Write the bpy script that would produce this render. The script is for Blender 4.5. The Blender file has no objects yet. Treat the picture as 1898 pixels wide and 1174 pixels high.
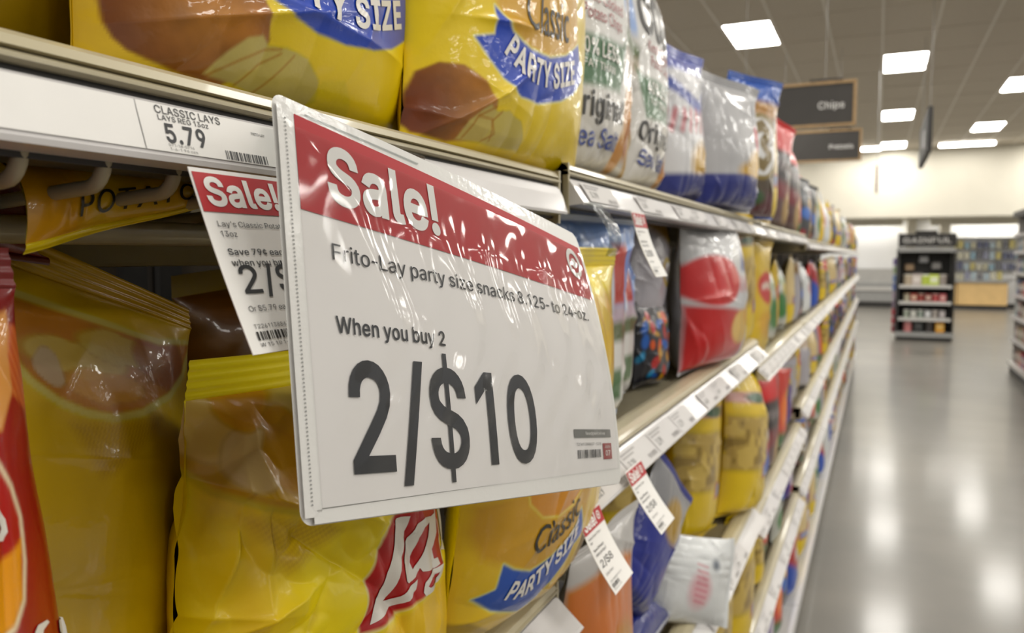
import bpy, bmesh, math, random
import numpy as np
from mathutils import Vector, Matrix, geometry

# ------------------------------------------------------------------ scene, camera, light, exposure
EYE = 1.45                     # eye height above the floor; most positions below are written relative to the eye
FOC = 1500.0; CXP = 949.0; CYP = 587.0
PHI = math.atan((CYP-474.0)/FOC); PSI = math.atan((1628.0-CXP)*math.cos(PHI)/FOC)
C = bpy.context.scene.collection
SC = bpy.context.scene
cam = bpy.data.cameras.new('camera'); camo = bpy.data.objects.new('camera', cam); C.objects.link(camo)
cam.sensor_width = 36.0; cam.lens = FOC/1898*36
camo.location = (0, 0, EYE)
camo.rotation_euler = (math.pi/2-PHI, 0, PSI)
cam.dof.use_dof = True; cam.dof.focus_distance = 0.365
cam.dof.aperture_fstop = cam.lens/2.3
cam.clip_start = 0.01; cam.clip_end = 100
SC.camera = camo
SC.view_settings.view_transform = 'Standard'; SC.view_settings.look = 'None'
SC.view_settings.gamma = 1; SC.view_settings.use_curve_mapping = False
SC.view_settings.exposure = -0.03
SC.cycles.max_bounces = 6; SC.cycles.diffuse_bounces = 3; SC.cycles.glossy_bounces = 3
SC.cycles.transmission_bounces = 4; SC.cycles.transparent_max_bounces = 8
SC.cycles.sample_clamp_indirect = 4.0
SC.cycles.caustics_reflective = False; SC.cycles.caustics_refractive = False
wd = bpy.data.worlds.new('world'); SC.world = wd; wd.use_nodes = True
wd.node_tree.nodes['Background'].inputs[0].default_value = (1.0, 0.965, 0.92, 1)
wd.node_tree.nodes['Background'].inputs[1].default_value = 0.42
LAMP = 25.0                    # strength of the ceiling panels

# ------------------------------------------------------------------ camera maths used only to read positions off the photograph
_F = np.array([-math.sin(PSI)*math.cos(PHI), math.cos(PSI)*math.cos(PHI), -math.sin(PHI)])
_R = np.array([math.cos(PSI), math.sin(PSI), 0.0]); _U = np.cross(_R, _F)
def ray(x, y): return _F+_R*(x-CXP)/FOC-_U*(y-CYP)/FOC
def onX(x, y, X): d = ray(x, y); return d*X/d[0]
def proj(p):
    z = p@_F
    return CXP+FOC*(p@_R)/z, CYP-FOC*(p@_U)/z

# ------------------------------------------------------------------ materials
def lin(c):
    c = np.asarray(c, float)
    if c.max() > 1.0: c = c/255.0
    return np.where(c <= 0.04045, c/12.92, ((c+0.055)/1.055)**2.4)
def hexc(h): return np.array([int(h[i:i+2], 16) for i in (0, 2, 4)])/255.0
def nodes(m): return m.node_tree.nodes, m.node_tree.links
def mat(name, col=None, rough=0.5, metal=0.0, coat=0.0, noise=0.0, nscale=20.0, bump=0.0, bscale=60.0, bdist=0.001, emit=None, estr=0.0, attr=None, croug=0.05, spec=0.5):
    m = bpy.data.materials.new(name); m.use_nodes = True
    N, L = nodes(m); b = N['Principled BSDF']
    b.inputs['Roughness'].default_value = rough; b.inputs['Metallic'].default_value = metal
    b.inputs['Coat Weight'].default_value = coat; b.inputs['Coat Roughness'].default_value = croug
    b.inputs['Specular IOR Level'].default_value = spec
    src = None
    if attr:
        a = N.new('ShaderNodeAttribute'); a.attribute_name = attr; src = a.outputs['Color']
    elif col is not None:
        b.inputs['Base Color'].default_value = (*lin(col), 1)
    if noise > 0:
        t = N.new('ShaderNodeTexCoord'); n = N.new('ShaderNodeTexNoise'); n.inputs['Scale'].default_value = nscale; n.inputs['Detail'].default_value = 5
        L.new(t.outputs['Object'], n.inputs['Vector'])
        mp = N.new('ShaderNodeMapRange'); mp.inputs['To Min'].default_value = 1-noise; mp.inputs['To Max'].default_value = 1+noise
        mp.inputs['From Min'].default_value = 0.3; mp.inputs['From Max'].default_value = 0.7
        L.new(n.outputs['Fac'], mp.inputs['Value'])
        v = N.new('ShaderNodeVectorMath'); v.operation = 'SCALE'
        if src is not None: L.new(src, v.inputs[0])
        else: v.inputs[0].default_value = tuple(lin(col))
        L.new(mp.outputs['Result'], v.inputs['Scale']); src = v.outputs['Vector']
    if src is not None: L.new(src, b.inputs['Base Color'])
    if bump > 0:
        t = N.new('ShaderNodeTexCoord'); n = N.new('ShaderNodeTexNoise'); n.inputs['Scale'].default_value = bscale; n.inputs['Detail'].default_value = 3
        L.new(t.outputs['Object'], n.inputs['Vector'])
        bp = N.new('ShaderNodeBump'); bp.inputs['Strength'].default_value = bump; bp.inputs['Distance'].default_value = bdist
        L.new(n.outputs['Fac'], bp.inputs['Height']); L.new(bp.outputs['Normal'], b.inputs['Normal']); L.new(bp.outputs['Normal'], b.inputs['Coat Normal'])
    if emit is not None:
        b.inputs['Emission Color'].default_value = (*lin(emit), 1); b.inputs['Emission Strength'].default_value = estr
    return m
M = {}
M['film'] = mat('printed_film', attr='art', rough=0.34, coat=0.50, croug=0.07, bump=0.30, bscale=75, bdist=0.0016, spec=0.45)
M['filmdry'] = mat('printed_film_matt', attr='art', rough=0.42, coat=0.22, croug=0.16, bump=0.35, bscale=60, bdist=0.002, spec=0.4)
M['filmfar'] = mat('printed_film_far', attr='art', rough=0.36, coat=0.4, croug=0.12)
M['ink_white'] = mat('ink_white', (232, 228, 220), rough=0.35, coat=0.4, croug=0.08)
M['ink_black'] = mat('ink_black', (28, 26, 24), rough=0.4, coat=0.3)
M['ink_gray'] = mat('ink_gray', (70, 70, 72), rough=0.5)
M['ink_lightgray'] = mat('ink_lightgray', (118, 118, 114), rough=0.5)
M['label'] = mat('label_paper', (206, 203, 201), rough=0.6)
M['ink_faint'] = mat('ink_faint', (160, 156, 154), rough=0.5)
M['ink_green'] = mat('ink_green', (60, 104, 62), rough=0.4)
M['ink_blue'] = mat('ink_blue', (70, 84, 150), rough=0.4)
M['ink_red'] = mat('ink_red', (150, 40, 42), rough=0.4)
M['ink_pink'] = mat('ink_pink', (206, 70, 84), rough=0.4)
M['paper'] = mat('paper_white', (236, 234, 230), rough=0.6, noise=0.02, nscale=40)
M['card'] = mat('sign_card', (238, 235, 232), rough=0.55, noise=0.015, nscale=30)
M['red'] = mat('sale_red', (176, 14, 26), rough=0.5)
M['signblack'] = mat('sign_ink', (36, 38, 42), rough=0.5)
M['beige'] = mat('beige_enamel', (186, 176, 146), rough=0.38, coat=0.2, noise=0.04, nscale=8)
M['beigedk'] = mat('beige_wire', (158, 150, 126), rough=0.4, noise=0.05, nscale=15)
M['strip'] = mat('price_strip_plastic', (212, 209, 208), rough=0.38, coat=0.45, croug=0.14, noise=0.03, nscale=6, bump=0.15, bscale=18)
M['dark'] = mat('dark_metal', (46, 44, 42), rough=0.5, noise=0.1, nscale=10)
M['back'] = mat('back_panel', (74, 64, 50), rough=0.7, noise=0.15, nscale=5)
M['deck'] = mat('shelf_deck', (132, 124, 104), rough=0.5, noise=0.08, nscale=9)
M['graymetal'] = mat('gray_metal', (150, 150, 148), rough=0.35, noise=0.05, nscale=12)
M['lightmetal'] = mat('light_enamel', (196, 194, 190), rough=0.4, noise=0.04, nscale=8)
M['black'] = mat('black_board', (40, 38, 36), rough=0.6, noise=0.08, nscale=8)
M['chalk'] = mat('board_dark_gray', (66, 63, 60), rough=0.7, noise=0.06, nscale=6)
M['wood'] = mat('oak_frame', (164, 134, 92), rough=0.5, noise=0.15, nscale=14)
M['counter'] = mat('pale_wood', (214, 180, 122), rough=0.5, noise=0.08, nscale=5)
M['ceil'] = mat('ceiling_tile', (214, 206, 192), rough=0.85, noise=0.04, nscale=30, bump=0.3, bscale=120)
M['tbar'] = mat('ceiling_runner', (244, 240, 232), rough=0.5)
M['wall'] = mat('painted_wall', (226, 221, 206), rough=0.7, noise=0.02, nscale=2)
M['wallwhite'] = mat('white_panel', (236, 236, 236), rough=0.5, noise=0.02, nscale=2)
M['redsign'] = mat('red_sign', (196, 24, 28), rough=0.5)
M['maroon'] = mat('maroon_sign', (96, 40, 42), rough=0.5)
M['clearedge'] = mat('sleeve_border', (226, 225, 221), rough=0.28, coat=0.5, croug=0.08, bump=0.25, bscale=220, bdist=0.0006)

def lamp_mat():
    m = bpy.data.materials.new('light_panel'); m.use_nodes = True
    N, L = nodes(m); N.clear()
    e = N.new('ShaderNodeEmission'); e.inputs[0].default_value = (1.0, 0.965, 0.90, 1); e.inputs[1].default_value = LAMP
    o = N.new('ShaderNodeOutputMaterial'); L.new(e.outputs[0], o.inputs[0]); return m
M['lamp'] = lamp_mat()
def clear_mat(name, tint=(1, 1, 1), rough=0.06, bump=0.5, bscale=26, bdist=0.004, cap=0.20, ior=1.5):
    m = bpy.data.materials.new(name); m.use_nodes = True
    N, L = nodes(m); N.clear()
    tr = N.new('ShaderNodeBsdfTransparent'); tr.inputs[0].default_value = (*tint, 1)
    gl = N.new('ShaderNodeBsdfGlossy'); gl.inputs['Roughness'].default_value = rough
    fr = N.new('ShaderNodeFresnel'); fr.inputs['IOR'].default_value = ior
    mx = N.new('ShaderNodeMixShader'); o = N.new('ShaderNodeOutputMaterial')
    t = N.new('ShaderNodeTexCoord'); n = N.new('ShaderNodeTexNoise'); n.inputs['Scale'].default_value = bscale; n.inputs['Detail'].default_value = 1.5
    L.new(t.outputs['Object'], n.inputs['Vector'])
    bp = N.new('ShaderNodeBump'); bp.inputs['Strength'].default_value = bump; bp.inputs['Distance'].default_value = bdist
    L.new(n.outputs['Fac'], bp.inputs['Height'])
    L.new(bp.outputs['Normal'], gl.inputs['Normal']); L.new(bp.outputs['Normal'], fr.inputs['Normal'])
    mn = N.new('ShaderNodeMath'); mn.operation = 'MINIMUM'; mn.inputs[1].default_value = cap; L.new(fr.outputs[0], mn.inputs[0]); L.new(mn.outputs[0], mx.inputs[0]); L.new(tr.outputs[0], mx.inputs[1]); L.new(gl.outputs[0], mx.inputs[2]); L.new(mx.outputs[0], o.inputs[0])
    return m
M['sleeve'] = clear_mat('clear_vinyl', ior=1.6, rough=0.07, bump=0.35, bscale=22, bdist=0.0016)
M['flap'] = clear_mat('clear_gray_plastic', tint=(0.80, 0.82, 0.82), ior=1.7, rough=0.15, bscale=40)

def floor_mat():
    m = bpy.data.materials.new('polished_concrete'); m.use_nodes = True
    N, L = nodes(m); b = N['Principled BSDF']
    t = N.new('ShaderNodeTexCoord'); n = N.new('ShaderNodeTexNoise'); n.inputs['Scale'].default_value = 1.3; n.inputs['Detail'].default_value = 7
    L.new(t.outputs['Object'], n.inputs['Vector'])
    r = N.new('ShaderNodeValToRGB'); r.color_ramp.elements[0].position = 0.3; r.color_ramp.elements[1].position = 0.72
    r.color_ramp.elements[0].color = (*lin((100, 97, 90)), 1); r.color_ramp.elements[1].color = (*lin((122, 117, 108)), 1)
    L.new(n.outputs['Fac'], r.inputs[0]); L.new(r.outputs[0], b.inputs['Base Color'])
    b.inputs['Roughness'].default_value = 0.38
    b.inputs['Coat Weight'].default_value = 0.42; b.inputs['Coat Roughness'].default_value = 0.14
    n2 = N.new('ShaderNodeTexNoise'); n2.inputs['Scale'].default_value = 6; L.new(t.outputs['Object'], n2.inputs['Vector'])
    bp = N.new('ShaderNodeBump'); bp.inputs['Strength'].default_value = 0.06; bp.inputs['Distance'].default_value = 0.01
    L.new(n2.outputs['Fac'], bp.inputs['Height']); L.new(bp.outputs[0], b.inputs['Normal'])
    return m
M['floor'] = floor_mat()

# ------------------------------------------------------------------ object helpers (vertices are given relative to the eye; z is lifted by EYE here)
def link(o, parent=None):
    C.objects.link(o)
    if parent is not None: o.parent = parent
    return o
def tag(o, label=None, cat=None, group=None, kind=None):
    if label: o['label'] = label
    if cat: o['category'] = cat
    if group: o['group'] = group
    if kind: o['kind'] = kind
    return o
def thing(name, label, cat, loc, group=None):
    o = bpy.data.objects.new(name, None); o.empty_display_size = 0.05; C.objects.link(o)
    o.location = (loc[0], loc[1], loc[2]+EYE)
    return tag(o, label, cat, group)
def mesh_from(name, V, Fc, m, smooth=False):
    me = bpy.data.meshes.new(name)
    me.from_pydata([tuple(map(float, v)) for v in V], [], [tuple(map(int, f)) for f in Fc])
    if m is not None: me.materials.append(m)
    if smooth: me.polygons.foreach_set('use_smooth', [True]*len(me.polygons))
    me.update(); return me
def obj(name, V, Fc, m, parent=None, smooth=False):
    V = np.asarray(V, float)
    off = np.array(parent_loc(parent)) if parent is not None else np.zeros(3)
    o = bpy.data.objects.new(name, mesh_from(name, V+np.array([0, 0, EYE])-off, Fc, m, smooth))
    return link(o, parent)
def parent_loc(p):
    v = Vector((0, 0, 0))
    while p is not None: v = v+p.location; p = p.parent
    return v
class MB:
    def __init__(s): s.V = []; s.F = []
    def add(s, V, Fc):
        n = len(s.V); s.V += [tuple(v) for v in V]; s.F += [tuple(i+n for i in f) for f in Fc]
    def box(s, x0, x1, y0, y1, z0, z1, b=0.0):
        if b <= 0:
            s.add([(x0, y0, z0), (x1, y0, z0), (x1, y1, z0), (x0, y1, z0), (x0, y0, z1), (x1, y0, z1), (x1, y1, z1), (x0, y1, z1)],
                  [(3, 2, 1, 0), (4, 5, 6, 7), (0, 1, 5, 4), (1, 2, 6, 5), (2, 3, 7, 6), (3, 0, 4, 7)]); return
        bm = bmesh.new(); r = bmesh.ops.create_cube(bm, size=1)
        for v in bm.verts: v.co = Vector(((x0+x1)/2+v.co.x*(x1-x0), (y0+y1)/2+v.co.y*(y1-y0), (z0+z1)/2+v.co.z*(z1-z0)))
        bmesh.ops.bevel(bm, geom=list(bm.edges), offset=b, segments=2, profile=0.6, affect='EDGES')
        bm.verts.ensure_lookup_table()
        for i, v in enumerate(bm.verts): v.index = i
        s.add([v.co[:] for v in bm.verts], [[v.index for v in f.verts] for f in bm.faces]); bm.free()
    def prism(s, prof, y0, y1, closed=True, n=1):
        k = len(prof); V = []; Fc = []
        for j in range(n+1):
            y = y0+(y1-y0)*j/n
            V += [(p[0], y, p[1]) for p in prof]
        for j in range(n):
            for i in range(k if closed else k-1):
                a = j*k+i; b = j*k+(i+1) % k
                Fc.append((a, b, b+k, a+k))
        if closed: Fc.append(tuple(range(k-1, -1, -1))); Fc.append(tuple(n*k+i for i in range(k)))
        s.add(V, Fc)
    def tube(s, pts, r, n=8, caps=True):
        P = [Vector(p) for p in pts]; V = []; Fc = []
        prev = None
        for i, p in enumerate(P):
            d = (P[min(i+1, len(P)-1)]-P[max(i-1, 0)]).normalized()
            a = Vector((0, 0, 1)) if abs(d.z) < 0.9 else Vector((1, 0, 0))
            if prev is not None: a = prev
            u = (a-d*a.dot(d)).normalized(); w = d.cross(u); prev = u
            for k in range(n):
                t = 2*math.pi*k/n; V.append(tuple(p+(u*math.cos(t)+w*math.sin(t))*r))
        for i in range(len(P)-1):
            for k in range(n):
                a = i*n+k; b = i*n+(k+1) % n; Fc.append((a, b, b+n, a+n))
        if caps: Fc.append(tuple(range(n-1, -1, -1))); Fc.append(tuple((len(P)-1)*n+k for k in range(n)))
        s.add(V, Fc)
    def build(s, name, m, parent=None, smooth=False): return obj(name, s.V, s.F, m, parent, smooth)
def bx(name, m, parent, x0, x1, y0, y1, z0, z1, b=0.0):
    q = MB(); q.box(x0, x1, y0, y1, z0, z1, b); return q.build(name, m, parent)

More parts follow.
